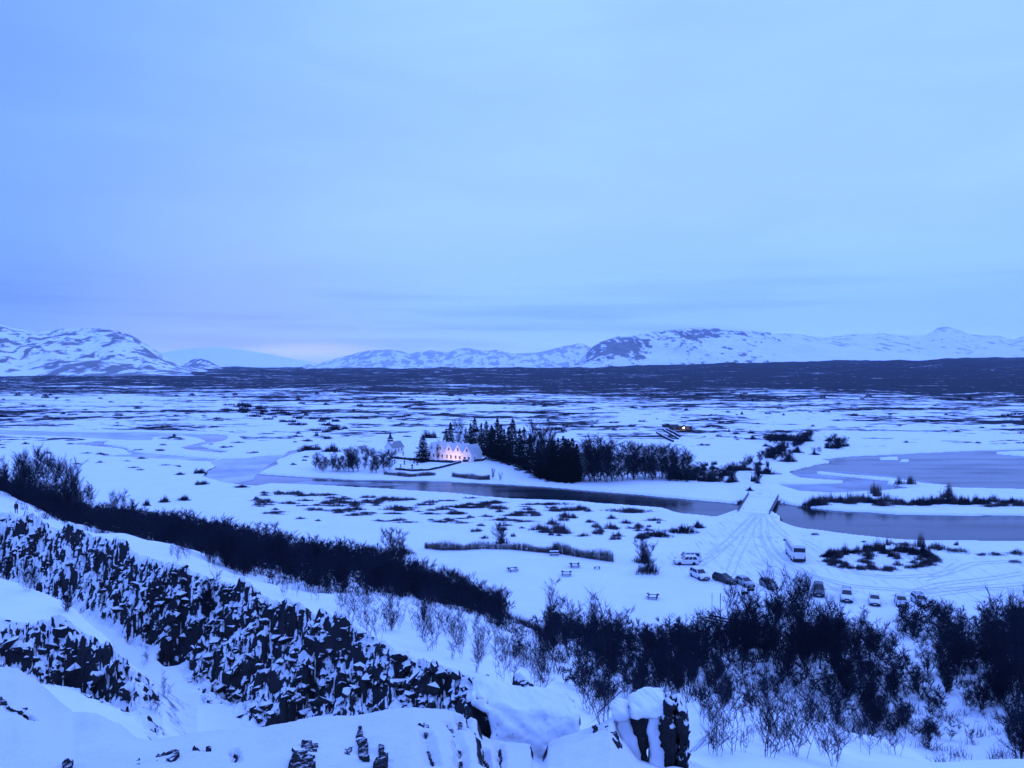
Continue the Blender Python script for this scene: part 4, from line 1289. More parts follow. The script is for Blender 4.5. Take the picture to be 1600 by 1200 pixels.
for u, v, w, h, lb in [(1032, 838, 48, 18, 'long dark willow clump beside the pale road bend, left half'), (1066, 832, 60, 20, 'long dark willow clump beside the pale road bend, right half'), (1092, 824, 26, 14, 'end bush of the dark willow clump nearest the bridge'),
                       (280, 741, 20, 5, 'flat dark tussock beside the frozen lagoon'), (310, 739, 22, 11, 'dark shrub on the shore of the frozen lagoon'), (313, 757, 24, 9, 'round dark bush on open snow below the frozen lagoon'), (375, 761, 30, 7, 'flat bush on the near shore of the frozen lagoon'),
                       (286, 781, 25, 11, 'dark dome shaped bush alone on the snow field'), (255, 784, 20, 17, 'bushy willow alone on the snow field left of the dark dome bush'), (228, 789, 16, 14, 'small sparse willow next to the birch thicket tip'), (671, 684, 28, 16, 'dark dome of bushes behind the single big spruce'),
                       (516, 706, 32, 21, 'brownish round bush mass at the lagoon point'), (485, 703, 40, 12, 'low dark bush mass at the left of the lagoon point'), (1060, 748, 40, 24, 'black hedge bush at the left of the river hedge'), (1085, 750, 44, 25, 'black hedge bush in the middle of the river hedge'),
                       (1112, 752, 44, 24, 'black hedge bush at the right of the river hedge'), (1144, 754, 24, 26, 'dark round bush where the road leaves the bridge'), (1172, 769, 14, 9, 'small dark round bush at the bridge end')]:
    bush('dense_bush', WDARK, u, v, w, h, lb, 'bush', None, depth=0.6, z0=0.5)
ROADSIDE = [(1129, 670, 22, 6), (1177, 687, 17, 9), (1150, 684, 8, 5), (1215, 689, 42, 15), (1238, 689, 46, 18), (1262, 690, 24, 16), (1198, 698, 14, 8), (1215, 710, 30, 11), (1205, 716, 18, 12), (1232, 722, 34, 19), (1246, 708, 22, 15), (1152, 736, 50, 16), (1134, 744, 34, 18), (1187, 727, 16, 9),
            (1198, 741, 46, 14), (1178, 754, 12, 16), (1184, 757, 12, 8), (1297, 690, 20, 10), (1303, 701, 32, 14), (1320, 698, 22, 8), (1274, 711, 20, 7), (1250, 738, 16, 6), (1172, 736, 20, 10), (1222, 700, 26, 9), (1100, 735, 14, 14), (1115, 733, 16, 12), (1104, 728, 8, 10), (1116, 726, 12, 9)]
for u, v, w, h in ROADSIDE:
    bush('dense_bush', WDARK, u, v, w, h, 'dark bare bush beside the winding snowy road past the bridge', 'bush', 'bushes along the winding road', depth=0.5)
for q in range(46):
    u = 1262 + 340 * (q + random.random()) / 46
    big = 1.0 if u < 1350 or 1440 < u < 1530 else 0.75
    bush('willow_bush', WILLOW + WDARK, u, random.uniform(781, 790) + (u - 1262) * 0.012, random.uniform(18, 34), random.uniform(14, 26) * big, 'bare willow in the row on the snowy river island', 'willow bush', 'willows on the river island', depth=0.5)
for u, v, h in [(1368, 772, 24), (1372, 776, 30), (1408, 756, 16), (1425, 757, 18), (1484, 776, 28), (1480, 778, 24)]:
    bush('willow_bush', WILLOW, u, v, 18, h, 'taller sparse willow standing at the island shore against the pond', 'willow bush', 'taller willows at the island shore')
for q in range(72):
    a = q / 72 * 6.283 + random.uniform(-.1, .1)
    rr = random.uniform(0.72, 1.0) if q % 6 else random.uniform(0.2, 0.7)
    u = 1378 + 90 * rr * math.cos(a); v = 876 + 17 * rr * math.sin(a)
    top = math.sin(a) < -0.1
    if not top and 1340 < u < 1420 and random.random() < 0.45: continue
    bush('willow_bush', WDARK if top and random.random() < .6 else WILLOW, u, v, random.uniform(14, 30), random.uniform(13, 26) if top else random.uniform(8, 15), 'bare shrub ringing the oval island in the car park', 'shrub', 'shrubs on the oval car park island')
for u, v, w, h in [(1388, 852, 10, 26), (1440, 855, 22, 28), (1415, 853, 42, 9), (1470, 860, 40, 14), (1502, 864, 42, 9), (1495, 852, 10, 12), (1560, 868, 30, 10), (1592, 867, 34, 14), (1275, 836, 16, 5), (1350, 847, 10, 5), (1535, 868, 20, 8), (1590, 880, 26, 6)]:
    bush('willow_bush', WILLOW, u, v, w, h, 'bare shrub on the strip between car park and right river arm', 'shrub', 'shrubs between car park and river')
for u, v, h, w, lb in [(612, 872, 46, 42, 'big bushy bare willow alone at the corner of the picnic field'), (628, 868, 34, 44, 'wide lower half of the willow pair at the picnic field corner'), (1006, 880, 42, 34, 'upper bare shrub of the pair beside the picnic field'), (1014, 897, 40, 46, 'lower wide bare shrub of the pair beside the picnic field'),
                       (783, 850, 34, 26, 'small bare tree rising from the long hedge'), (596, 880, 26, 30, 'bare willow at the end of the slope thicket')]:
    x, y, z = at_valley(u, v)
    o = plant('birch_shrub', BIRCH, x, y, z, h / F * y * 1.05, 4.0, lb, 'birch shrub', None, wide=1.15)
    bush('willow_bush', WILLOW, u, v, w, h * 0.55, f'willow shoots around the foot of the {lb.split(" of the ")[0].split(" alone")[0]}', 'willow bush', None)


def hedge(pts, h, width, lb):
    T = Twigs()
    rs = np.random.default_rng(int(pts[0][0]))
    P = [at_valley(u, v) for u, v in pts]
    o = empty('hedge', P[0])
    L = sum(math.dist(P[i][:2], P[i + 1][:2]) for i in range(len(P) - 1))
    for i in range(int(L * 75)):
        k = rs.integers(0, len(P) - 1); t = rs.uniform(0, 1)
        x = P[k][0] + (P[k + 1][0] - P[k][0]) * t; y = P[k][1] + (P[k + 1][1] - P[k][1]) * t
        hh = h * rs.uniform(0.6, 1.05) * (0.85 + 0.15 * math.sin(x * 0.7))
        b = np.array([x + rs.normal(0, .15) - P[0][0], y + rs.uniform(-.5, .5) * width - P[0][1], -0.2])
        T.add(b, b + np.array([rs.normal(0, .3), rs.normal(0, .3), hh]), 0.03, 0)
        m = b + np.array([0, 0, hh * rs.uniform(.4, .8)])
        T.add(m, m + np.array([rs.normal(0, .3), rs.normal(0, .3), hh * .3]), 0.025, 0)
    st = link('shoots', T.mesh('shoots'), M['willow'], o); st['kind'] = 'stuff'
    return tag(o, lb, 'hedge')


hedge([(664, 856), (690, 859), (720, 859), (755, 857)], 2.5, 1.6, 'clipped looking bare hedge at the left back of the picnic field')
hedge([(757, 857), (800, 858), (840, 862), (868, 864)], 2.2, 1.4, 'bare hedge in the middle at the back of the picnic field')
hedge([(864, 862), (890, 867), (920, 872), (958, 877)], 3.0, 1.8, 'tall dark bare hedge at the right back of the picnic field')
hedge([(600, 742), (640, 745), (680, 743)], 1.8, 3.0, 'low bare hedge under the graveyard wall by the river')
hedge([(706, 745), (725, 747), (748, 749), (765, 749)], 2.4, 3.0, 'dark low shrub row on the bank below the farmhouse')

# --- trees of the church farm
TREEL = [(492, 733, 708), (500, 735, 711), (510, 734, 714), (520, 736, 712), (530, 737, 709), (538, 738, 705), (545, 738, 703), (552, 739, 702), (560, 738, 710), (570, 736, 713), (527, 738, 714), (549, 734, 706), (515, 731, 716), (505, 738, 715)]
for u, v, vt in TREEL:
    x, y, z = at_valley(u, v)
    plant('birch_tree', TALL, x, y, z, (v - vt) / F * y, 8.0, 'bare birch in the loose row on the left tip of the farm point', 'birch tree', 'birches on the left farm point', wide=1.5)
for u, v, vt in [(558, 712, 696), (566, 711, 697), (576, 712, 696), (584, 722, 701), (590, 732, 709), (600, 736, 706), (609, 735, 708), (580, 738, 714), (572, 722, 706), (596, 726, 708), (604, 730, 710), (588, 738, 716)]:
    x, y, z = at_valley(u, v, 0.8)
    plant('birch_tree', TALL, x, y, z, (v - vt) / F * y * 1.05, 8.0, 'dense dark bare tree in front of the little church', 'bare tree', 'dark trees in front of the church', wide=1.6)
for i, (u, v, vt) in enumerate([(905, 750, 694), (913, 751, 690), (921, 752, 688), (930, 753, 686), (938, 751, 688), (946, 753, 687), (955, 752, 690), (963, 752, 689), (972, 751, 692), (981, 748, 696), (990, 748, 698), (998, 747, 699), (1006, 748, 700), (1015, 747, 700), (1024, 747, 698), (1033, 748, 697), (1042, 746, 700),
                                 (1050, 747, 698), (1058, 746, 699), (1066, 745, 702), (926, 747, 700), (950, 745, 698), (1010, 744, 704), (1036, 744, 704), (1074, 746, 708), (1020, 750, 716), (990, 750, 712)]):
    x, y, z = at_valley(u, v)
    plant('birch_tree', TALL, x, y, z, (v - vt) / F * y, 8.0, 'tall bare deciduous tree in the river grove right of the spruces', 'birch tree', 'bare grove right of the spruces', wide=1.5)
for u, v, vt, lb in [(684, 721, 697, 'small bare tree in front of the lit farmhouse wall'), (716, 708, 659, 'thin bare tree between the spruces behind the farmhouse'), (837, 738, 660, 'tall bare tree among the spruces, left of two'), (846, 742, 662, 'tall bare tree among the spruces, right of two'), (857, 746, 668, 'bare tree top between the tall spruces and the dense spruces'), (782, 748, 734, 'little bare tree on the snowy bank below the farmhouse'), (770, 746, 730, 'slender bare sapling tree on the snowy bank beside the spruces')]:
    x, y, z = at_valley(u, v, 1.0)
    plant('birch_tree', TALL, x, y, z, (v - vt) / F * y, 8.0, lb, 'bare tree', None, wide=0.9)


def grow_spruce(rs, h=15.0, rad=2.6):
    S, C = Twigs(), Twigs()
    S.add((0, 0, -0.3), (0, 0, h * 0.5), 0.24, 0.14); S.add((0, 0, h * 0.5), (0, 0, h), 0.14, 0)
    z = 0.5
    while z < h * 0.985:
        f = 1 - z / h
        rr = rad * (f ** 0.75) * rs.uniform(0.78, 1.12) + 0.15
        nb = 9 if f > 0.3 else 6
        a0 = rs.uniform(0, 6.28)
        for k in range(nb):
            a = a0 + k * 6.283 / nb + rs.normal(0, .15)
            L = rr * rs.uniform(0.55, 1.25)
            d = np.array([math.cos(a), math.sin(a), -0.32 + 0.75 * (1 - f)])
            p0 = np.array([0, 0, z]); p1 = p0 + d * L * 0.6; p2 = p1 + (d + np.array([0, 0, 0.35])) * L * 0.4
            C.add(p0, p1, 0.10 + 0.05 * f, 0.07); C.add(p1, p2, 0.16, 0)
            side = np.array([-math.sin(a), math.cos(a), 0])
            for q in range(6):
                t = rs.uniform(0.2, 0.95)
                o = p0 + (p1 - p0) * min(t / 0.6, 1) if t < .6 else p1 + (p2 - p1) * (t - .6) / .4
                sd = side * rs.choice((-1, 1)) * rs.uniform(.6, 1.1) + d * 0.7 + np.array([0, 0, -0.25])
                C.add(o, o + sd * L * 0.32 * (1.15 - t * .6), 0.11, 0)
                C.add(o, o + np.array([rs.normal(0, .1), rs.normal(0, .1), -1]) * 0.35, 0.10, 0)
        z += h * 0.028 * rs.uniform(0.7, 1.3)
    return S, C


SPRUCE = []
for i in range(4):
    S, C = grow_spruce(np.random.default_rng(500 + i), 15.0, 3.1 + 0.25 * i)
    a, b = S.mesh('trunk'), C.mesh('crown'); a.materials.append(M['trunk']); b.materials.append(M['spruce'])
    SPRUCE.append((a, b))
x, y, z = at_valley(661, 722.5, 1.2)
plant('spruce_tree', SPRUCE[3:], x, y, z, 42 / F * y, 15.0, 'single big dark spruce standing left of the lit farmhouse', 'spruce', None, wide=1.5)
for u, v, vt in [(697, 706, 668), (704, 706, 658), (728, 708, 667), (735, 708, 660), (742, 709, 651), (752, 710, 660), (760, 712, 657), (768, 714, 664)]:
    x, y, z = at_valley(u, v, 1.0)
    plant('spruce_tree', SPRUCE, x, y, z, (v - vt) / F * y, 15.0, 'dark spruce in the row behind the farmhouse roof', 'spruce', 'spruces behind the farmhouse', wide=1.0)
for u, v, vt in [(777, 722, 655), (788, 725, 672), (801, 727, 655), (812, 730, 670), (819, 734, 667), (828, 738, 677), (795, 722, 668), (770, 718, 668), (783, 720, 664)]:
    x, y, z = at_valley(u, v, 0.9)
    plant('spruce_tree', SPRUCE, x, y, z, (v - vt) / F * y, 15.0, 'tall pointed spruce right of the farmhouse', 'spruce', 'tall spruces right of the farmhouse', wide=1.05)
for u, v, vt in [(848, 746, 686), (857, 748, 690), (866, 750, 688), (872, 751, 683), (880, 752, 680), (888, 752, 684), (894, 752, 683), (901, 751, 692), (862, 746, 684), (884, 747, 684), (840, 743, 690)]:
    x, y, z = at_valley(u, v, 0.4)
    plant('spruce_tree', SPRUCE, x, y, z, (v - vt) / F * y, 15.0, 'black spruce in the dense block at the river bank', 'spruce', 'dense spruce block at the river', wide=1.25)

# --- scrub out on the lava plain
nsc = 0
RISE = [(345, 630), (410, 638), (520, 655), (545, 668), (520, 690), (480, 676), (400, 652), (350, 642)]
while nsc < 46:
    u, v = random.uniform(345, 545), random.uniform(628, 690)
    if not inside(RISE, u, v): continue
    bush('scrub_bush', SCRUB, u, v, random.uniform(12, 34), random.uniform(4, 8), 'dark scrub on the low lava rise left of the church', 'scrub bush', 'scrub on the lava rise', z0=0.6); nsc += 1
while nsc < 285:
    u = random.uniform(-20, 1620); v = 700 - 85 * random.random() ** 0.8
    x, y = G(u, v, 0.5)
    if water_sd(np.array([x]), np.array([y]))[0] < 4: continue
    if 640 < u < 1090 and v > 690: continue
    if float(fbm(np.array([x / 60]), np.array([y / 60]), 3, 91)[0]) < random.uniform(-.5, .35): continue
    where = 'left of the farmhouse' if u < 620 else 'behind the spruces' if u < 1120 else 'beyond the right pond'
    bush('scrub_bush', SCRUB, u, v, random.uniform(7, 30) * (0.6 + (v - 610) / 150), random.uniform(2.0, 5.5), f'small dark scrub bush on the snowy lava plain {where}', 'scrub bush', f'scrub bushes {where}', depth=0.6, z0=0.6); nsc += 1
for q in range(44):
    u, v = random.uniform(0, 480), random.uniform(684, 735)
    x, y = G(u, v, 0.2)
    if water_sd(np.array([x]), np.array([y]))[0] < 1.5: continue
    bush('willow_bush', WILLOW, u, v, random.uniform(8, 24), random.uniform(2, 5), 'flat dark tussock patch among the frozen channels', 'willow bush', 'tussocks among the frozen channels', depth=0.4)


# ------------------------------------------------------------------ lava stones on the fissure walls
def stone_mesh(seed, n=13):
    rs = np.random.default_rng(seed)
    bm = bmesh.new()
    for i in range(n):
        d = unit(rs.normal(0, 1, 3)) * rs.uniform(0.8, 1.05)
        bm.verts.new((d[0] * 1.0, d[1] * 0.85, d[2] * rs.uniform(.65, .9)))
    r = bmesh.ops.convex_hull(bm, input=bm.verts)
    bmesh.ops.delete(bm, geom=[v for v in bm.verts if not v.link_faces], context='VERTS')
    bmesh.ops.recalc_face_normals(bm, faces=bm.faces)
    me = bpy.data.meshes.new('stone'); bm.to_mesh(me); bm.free()
    me.materials.append(M['stone'])
    return me


STONES = [stone_mesh(600 + i) for i in range(12)]
FACE = [(60, 850), (130, 850), (230, 882), (330, 908), (480, 966), (560, 992), (615, 1030), (690, 1056), (780, 1064), (838, 1095), (730, 1100), (560, 1112), (400, 1130), (330, 1105), (250, 1010), (160, 940), (90, 905)]
FACE2 = [(5, 990), (120, 1000), (190, 1040), (215, 1095), (150, 1100), (110, 1075), (40, 1040), (0, 1030)]
FACE3 = [(0, 805), (45, 815), (60, 850), (90, 900), (40, 900), (0, 880)]
rock = GROUND['rock_face']
pts = []
for poly, n in ((FACE, 470), (FACE2, 50), (FACE3, 50)):
    us = [p[0] for p in poly]; vs2 = [p[1] for p in poly]
    k = 0
    while k < n:
        u = random.uniform(min(us), max(us)); v = random.uniform(min(vs2), max(vs2))
        if not inside(poly, u, v): continue
        pts.append((u, v)); k += 1
HP = []
for u, v in pts:
    dx, dy, dz = ray(u, v)
    D = np.exp(np.linspace(math.log(22), math.log(125), 420))
    zt = terrain(D * dx / dy, D); zr = EYE + dz / dy * D
    below = zr <= zt
    if below.any():
        i = int(np.argmax(below)); HP.append((D[i] * dx / dy, D[i], zt[i], 0.13 + 0.52 * random.random() ** 2.6))
HP.sort(key=lambda p: -p[3] / p[1])
for x, y, z, r in HP[:285]:
    o = link('stone', STONES[random.randrange(12)], None, rock, (x, y, z + r * 0.15))
    o.rotation_euler = (random.uniform(-.4, .4), random.uniform(-.4, .4), random.uniform(0, 6.28))
    o.scale = (r * random.uniform(.8, 1.3), r * random.uniform(.7, 1.1), r * random.uniform(.6, 1.0))
VV, TT, nv = [], [], 0
for x, y, z, r in HP[285:]:
    me = STONES[random.randrange(12)]
    V = np.array([v.co[:] for v in me.vertices]); T = np.array([p.vertices[:] for p in me.polygons if len(p.vertices) == 3])
    a = random.uniform(0, 6.28); c, s_ = math.cos(a), math.sin(a)
    VV.append(np.stack([(V[:, 0] * c - V[:, 1] * s_) * r + x, (V[:, 0] * s_ + V[:, 1] * c) * r + y, V[:, 2] * r * .85 + z + r * .1], 1)); TT.append(T + nv); nv += len(V)
o = link('rubble', mesh_np('rubble', np.concatenate(VV), np.concatenate(TT)), M['stone'], rock); o['kind'] = 'stuff'


# ------------------------------------------------------------------ rocks of the viewpoint ledge
def UP(u, v, D):
    dx, dy, dz = ray(u, v)
    return Vector((dx / dy * D, D, EYE + dz / dy * D))


def rock_piece(name, pix, D, thick, m, parent, sub=5, amp=0.05, top_back=0.0, seed=0, slope=0.0):
    """solid rock: front outline at depth D, extruded back by thick, then roughened"""
    bm = bmesh.new()
    fr = [bm.verts.new(UP(u, v, D)) for u, v in pix]
    f = bm.faces.new(fr)
    r = bmesh.ops.extrude_face_region(bm, geom=[f])
    ev = [e for e in r['geom'] if isinstance(e, bmesh.types.BMVert)]
    cz_ = sum(v.co.z for v in fr) / len(fr)
    for v in ev:
        v.co.y += thick; v.co.z += top_back * (1 if v.co.z > cz_ else 0)
        v.co.x *= 1 + 0.4 * thick / D
    zt_ = max(v.co.z for v in bm.verts)
    for v in bm.verts: v.co.y -= slope * (zt_ - v.co.z)
    bmesh.ops.recalc_face_normals(bm, faces=bm.faces)
    es = [e for e in bm.edges]
    bmesh.ops.bevel(bm, geom=es, offset=0.05, segments=1, affect='EDGES')
    bmesh.ops.triangulate(bm, faces=bm.faces)
    for _ in range(sub):
        lg = [e for e in bm.edges if e.calc_length() > 0.10]
        bmesh.ops.subdivide_edges(bm, edges=lg, cuts=1, use_grid_fill=False)
        bmesh.ops.triangulate(bm, faces=[f for f in bm.faces if len(f.verts) > 3])
    bm.normal_update()
    P = np.array([v.co[:] for v in bm.verts]); Nn = np.array([v.normal[:] for v in bm.verts])
    d = fbm(P[:, 0] / 0.35 + P[:, 1] + seed, P[:, 2] / 0.35 + P[:, 1] * .7, 4, seed) * amp + fbm(P[:, 0] / 0.1 + P[:, 1] * 3, P[:, 2] / 0.1 + seed, 3, seed + 3) * amp * 0.35
    P = P + Nn * d[:, None]
    for v, p in zip(bm.verts, P): v.co = p
    me = bpy.data.meshes.new(name); bm.to_mesh(me); bm.free()
    for p in me.polygons: p.use_smooth = True
    return link(name, me, m, parent)


bd = tag(empty('boulder', (0, 0, 0)), 'long snow capped boulder with a black left end behind the split slabs', 'boulder')
rock_piece('rock', [(726, 1098), (737, 1092), (764, 1096), (766, 1110), (770, 1140), (780, 1160), (760, 1168), (748, 1140), (738, 1116)], 20.6, 0.9, M['ledge_stone'], bd, seed=4, amp=0.09)
rock_piece('snow_cap', [(734, 1093), (750, 1088), (775, 1091), (800, 1098), (850, 1103), (892, 1110), (903, 1120), (904, 1140), (890, 1165), (800, 1175), (778, 1168), (768, 1135), (763, 1106), (746, 1100)], 20.75, 0.8, M['snow'], bd, seed=7, amp=0.10, top_back=0.25, slope=0.75)
rock_piece('rock', [(892, 1119), (900, 1117), (907, 1122), (907, 1137), (898, 1142), (893, 1134)], 20.5, 0.5, M['ledge_stone'], bd, seed=9, amp=0.04)
rock_piece('rock', [(742, 1091), (748, 1088), (756, 1090), (757, 1097), (747, 1099)], 20.55, 0.4, M['ledge_stone'], bd, seed=12, amp=0.04)
DARKS = [
    [(559, 1137), (564, 1139), (565, 1152), (572, 1157), (575, 1172), (579, 1181), (572, 1184), (565, 1182), (560, 1172), (557, 1155)],
    [(592, 1161), (600, 1162), (599, 1171), (604, 1177), (603, 1215), (584, 1215), (584, 1187), (591, 1175)],
    [(470, 1164), (485, 1162), (496, 1167), (495, 1177), (487, 1185), (492, 1195), (485, 1215), (449, 1215), (454, 1187), (461, 1182), (456, 1176), (470, 1177)],
    [(537, 1166), (543, 1169), (551, 1165), (548, 1173), (540, 1173)], [(653, 1140), (662, 1136), (669, 1140), (668, 1148), (664, 1150), (660, 1142)],
    [(0, 1092), (8, 1096), (22, 1106), (44, 1100), (40, 1112), (30, 1116), (12, 1108), (0, 1102)], [(850, 1170), (861, 1153), (862, 1165), (853, 1178)], [(828, 1168), (840, 1170), (832, 1178)],
    [(945, 1138), (950, 1136), (962, 1150), (972, 1175), (966, 1178), (958, 1165)], [(925, 1136), (931, 1135), (932, 1143), (927, 1146)], [(98, 1197), (106, 1195), (112, 1200), (108, 1212), (98, 1212)], [(213, 1197), (218, 1194), (222, 1199), (217, 1203)],
    [(244, 1189), (256, 1183), (266, 1182), (278, 1186), (280, 1193), (268, 1199), (258, 1196), (246, 1198)], [(300, 1177), (308, 1175), (311, 1181), (303, 1184)], [(320, 1178), (327, 1176), (329, 1182), (322, 1183)],
]
LABS = ['tall black rock left of the slabs on the near snowy ledge', 'black rock cut by the lower edge on the near snowy ledge', 'largest broad black rock on the near snowy ledge', 'tiny flat black rock between the two bigger ledge rocks', 'black rock at the top of the slab crack', 'black rock on the far left lip of the near ledge', 'black rock between the right hand snowy slabs', 'small black rock at the end of the slabs', 'black rock wedged before the split columns', 'small round black rock by the split columns', 'black rock at the lower left rim of the near ledge', 'tiny black rock at the lower left of the ledge', 'broad flat black rock at the lower left of the ledge', 'left one of two small black rocks on the ledge', 'right one of two small black rocks on the ledge']


def rock_patch(pl, i):
    """bare rock breaking through the snow: follows the ledge surface, proud of it"""
    bm = bmesh.new()
    P3 = []
    for u, v in pl:
        x, y = fg_xy(u, min(v, 1230)); P3.append(Vector((x, y, gz(x, y) + 0.03)))
    fr = [bm.verts.new(p) for p in P3]
    f = bm.faces.new(fr)
    r = bmesh.ops.extrude_face_region(bm, geom=[f])
    for e in r['geom']:
        if isinstance(e, bmesh.types.BMVert): e.co.z -= 0.45
    bmesh.ops.recalc_face_normals(bm, faces=bm.faces)
    bmesh.ops.triangulate(bm, faces=bm.faces)
    for _ in range(5):
        lg = [e for e in bm.edges if e.calc_length() > 0.09]
        if not lg: break
        bmesh.ops.subdivide_edges(bm, edges=lg, cuts=1)
        bmesh.ops.triangulate(bm, faces=[q for q in bm.faces if len(q.verts) > 3])
    bm.normal_update()
    P = np.array([v.co[:] for v in bm.verts])
    d = 0.10 * fbm(P[:, 0] / 0.30 + i, P[:, 1] / 0.30, 4, i) + 0.04 * fbm(P[:, 0] / 0.08, P[:, 1] / 0.08, 3, i + 9)
    for v, q in zip(bm.verts, d): v.co.z += q; v.co.x += q * .5
    me = bpy.data.meshes.new('rock'); bm.to_mesh(me); bm.free()
    return tag(link('rock', me, M['bare_rock']), LABS[i], 'rock')


for i, pl in enumerate(DARKS): rock_patch(pl, i)
for i, (pl, w0, w1) in enumerate(STRIPS):
    n = len(pl); L_ = []; R_ = []
    for q, (u, v) in enumerate(pl):
        w = (w0 + (w1 - w0) * q / (n - 1)) * random.uniform(.75, 1.25); e = .35 if q in (0, n - 1) else 1
        L_.append((u - w * e, v)); R_.append((u + w * e, v + 1))
    LABS.append('thin strip of bare rock in a crack between snowy slabs')
    o = rock_patch(L_ + R_[::-1], len(LABS) - 1); o['group'] = 'cracks between the snowy slabs'
sr = tag(empty('split_rock', (0, 0, 0)), 'dark split rock columns with snowy crowns at the right end of the ledge', 'rock')
rock_piece('column', [(958, 1122), (972, 1114), (984, 1118), (992, 1136), (1004, 1185), (1004, 1240), (985, 1240), (972, 1180)], 18.9, 0.9, M['snow'], sr, seed=21, amp=0.09, slope=0.12)
rock_piece('column', [(986, 1124), (1000, 1118), (1014, 1122), (1014, 1150), (1014, 1178), (1016, 1240), (1004, 1240), (1000, 1170)], 18.75, 0.9, M['ledge_stone'], sr, seed=24, amp=0.13)
rock_piece('column', [(1013, 1122), (1030, 1118), (1036, 1130), (1042, 1175), (1044, 1240), (1016, 1240), (1014, 1178)], 18.7, 0.8, M['snow'], sr, seed=27, amp=0.10, slope=0.12)
rock_piece('column', [(1031, 1128), (1040, 1108), (1048, 1097), (1055, 1104), (1058, 1140), (1056, 1240), (1040, 1240), (1036, 1175)], 18.55, 0.9, M['ledge_stone'], sr, seed=31, amp=0.20)
rock_piece('column', [(1057, 1108), (1062, 1108), (1070, 1118), (1075, 1135), (1077, 1240), (1058, 1240)], 18.5, 0.8, M['ledge_stone'], sr, seed=36, amp=0.18)
rock_piece('snow_cap', [(984, 1116), (990, 1109), (1004, 1106), (1022, 1104), (1038, 1101), (1042, 1105), (1038, 1113), (1026, 1119), (1008, 1118), (992, 1122)], 18.7, 0.9, M['snow'], sr, seed=41, amp=0.12, top_back=0.1, slope=0.5)
rock_piece('snow_cap', [(956, 1123), (962, 1116), (972, 1113), (982, 1117), (986, 1126), (976, 1130), (962, 1130)], 18.8, 0.9, M['snow'], sr, seed=44, amp=0.04)
rock_piece('rock', [(1013, 1112), (1018, 1109), (1024, 1113), (1022, 1121), (1014, 1121)], 18.62, 0.3, M['ledge_stone'], sr, seed=47, amp=0.03)


# ------------------------------------------------------------------ the farmhouse
def window(parent, x, y, z, w, h, nrm='front', muntin=True):
    """a window whose frame stands proud of a wall facing -y ('front') or +x ('side')"""
    b = MB(); t = 0.09
    def P(a, c, dx, dz, depth):
        if nrm == 'front': b.box((x + a, y - depth / 2, z + c), (dx, depth, dz))
        else: b.box((x + depth / 2, y + a, z + c), (depth, dx, dz))
    P(-w / 2, h / 2, t, h + t, .08); P(w / 2, h / 2, t, h + t, .08); P(0, h, w - t, t, .08); P(0, 0, w - t, t, .10)
    if muntin: P(0, h * .5, w - t, .05, .06); P(0, h * .25, .05, h * .5 - .05, .06)
    f = b.build('window', M['frame'], parent)
    p = MB()
    if nrm == 'front': p.box((x, y - .015, z + h / 2), (w - t, .03, h - t))
    else: p.box((x + .015, y, z + h / 2), (.03, w - t, h - t))
    p.build('pane', M['glass'], f)
    return f


GW, GD, EV, RG = 5.05, 7.4, 3.7, 7.3
hx, hy = G(736.5, 722.5, 1.4)
house = tag(empty('farmhouse', (hx, hy, gz(hx, hy) - 0.15), R(-36)), 'white five gabled farmhouse with its middle gables lit warm from the ground', 'house')
for g in range(5):
    x1 = -g * GW; x0 = x1 - GW; xm = (x0 + x1) / 2
    e = 0.003 * g
    MB().prism([(x0, -0.3), (x1, -0.3), (x1, EV), (xm, RG), (x0, EV)], -e, GD + e).build('wall', M['white_wall'], house)
    rf = MB()
    th, ov = 0.14, 0.28
    for sgn in (-1, 1):
        ex = xm + sgn * (GW / 2 + (0.18 if (g == 0 and sgn > 0) or (g == 4 and sgn < 0) else 0.0))
        ez = EV - (0.18 if ex != x0 and ex != x1 else 0) * (RG - EV) / (GW / 2)
        rf.prism([(xm, RG + 0.02), (ex, ez + 0.02), (ex, ez + th + .04), (xm, RG + th + .06)], -ov, GD + ov)
    ro = rf.build('roof', M['roof_metal'], house)
    if g == 0:
        for k in range(9):
            y = -0.1 + k * (GD + .2) / 8
            MB().bar((xm + .12, y, RG + th - .06), (x1 + .12, y, EV + th + .02), .07, .10).build('seam', M['seam'], ro)
    window(house, xm, -e, EV + 0.75, 0.85, 1.25)
    if g == 0:
        window(house, xm + 1.15, -e, 0.95, 0.95, 1.45)
        d = MB().box((xm - 1.25, -.05, 1.05), (1.05, .10, 2.3)).build('door', M['door'], house)
        MB().box((xm - .88, -.13, 1.05), (.06, .06, .14)).build('handle', M['rail'], d)
    else:
        window(house, xm - 1.15, -e, 0.95, 0.95, 1.45); window(house, xm + 1.15, -e, 0.95, 0.95, 1.45)
window(house, 0.0, 2.2, 1.0, 0.8, 1.2, 'side')
for g, yy in ((3, 3.0), (1, 3.4), (4, 4.6)):
    c = MB().box((-g * GW - GW / 2, yy, RG + .35), (.7, .7, 1.3), bevel=.03).build('chimney', M['white_wall'], house)
    MB().box((-g * GW - GW / 2, yy, RG + 1.03), (.82, .82, .10)).build('cap', M['snow'], c)
MB().box((-12.6, -.06, .05), (25.1, .12, .34)).build('plinth', M['stonewall'], house)


def lamp_light(parent, loc, power, color, radius):
    ld = bpy.data.lights.new('lamp_light', 'POINT'); ld.energy = power; ld.color = color; ld.shadow_soft_size = radius
    o = bpy.data.objects.new('lamp_light', ld); col.objects.link(o); o.parent = parent; o.location = loc


def house_pt(x, y):
    c, s_ = math.cos(R(-36)), math.sin(R(-36))
    return hx + x * c - y * s_, hy + x * s_ + y * c


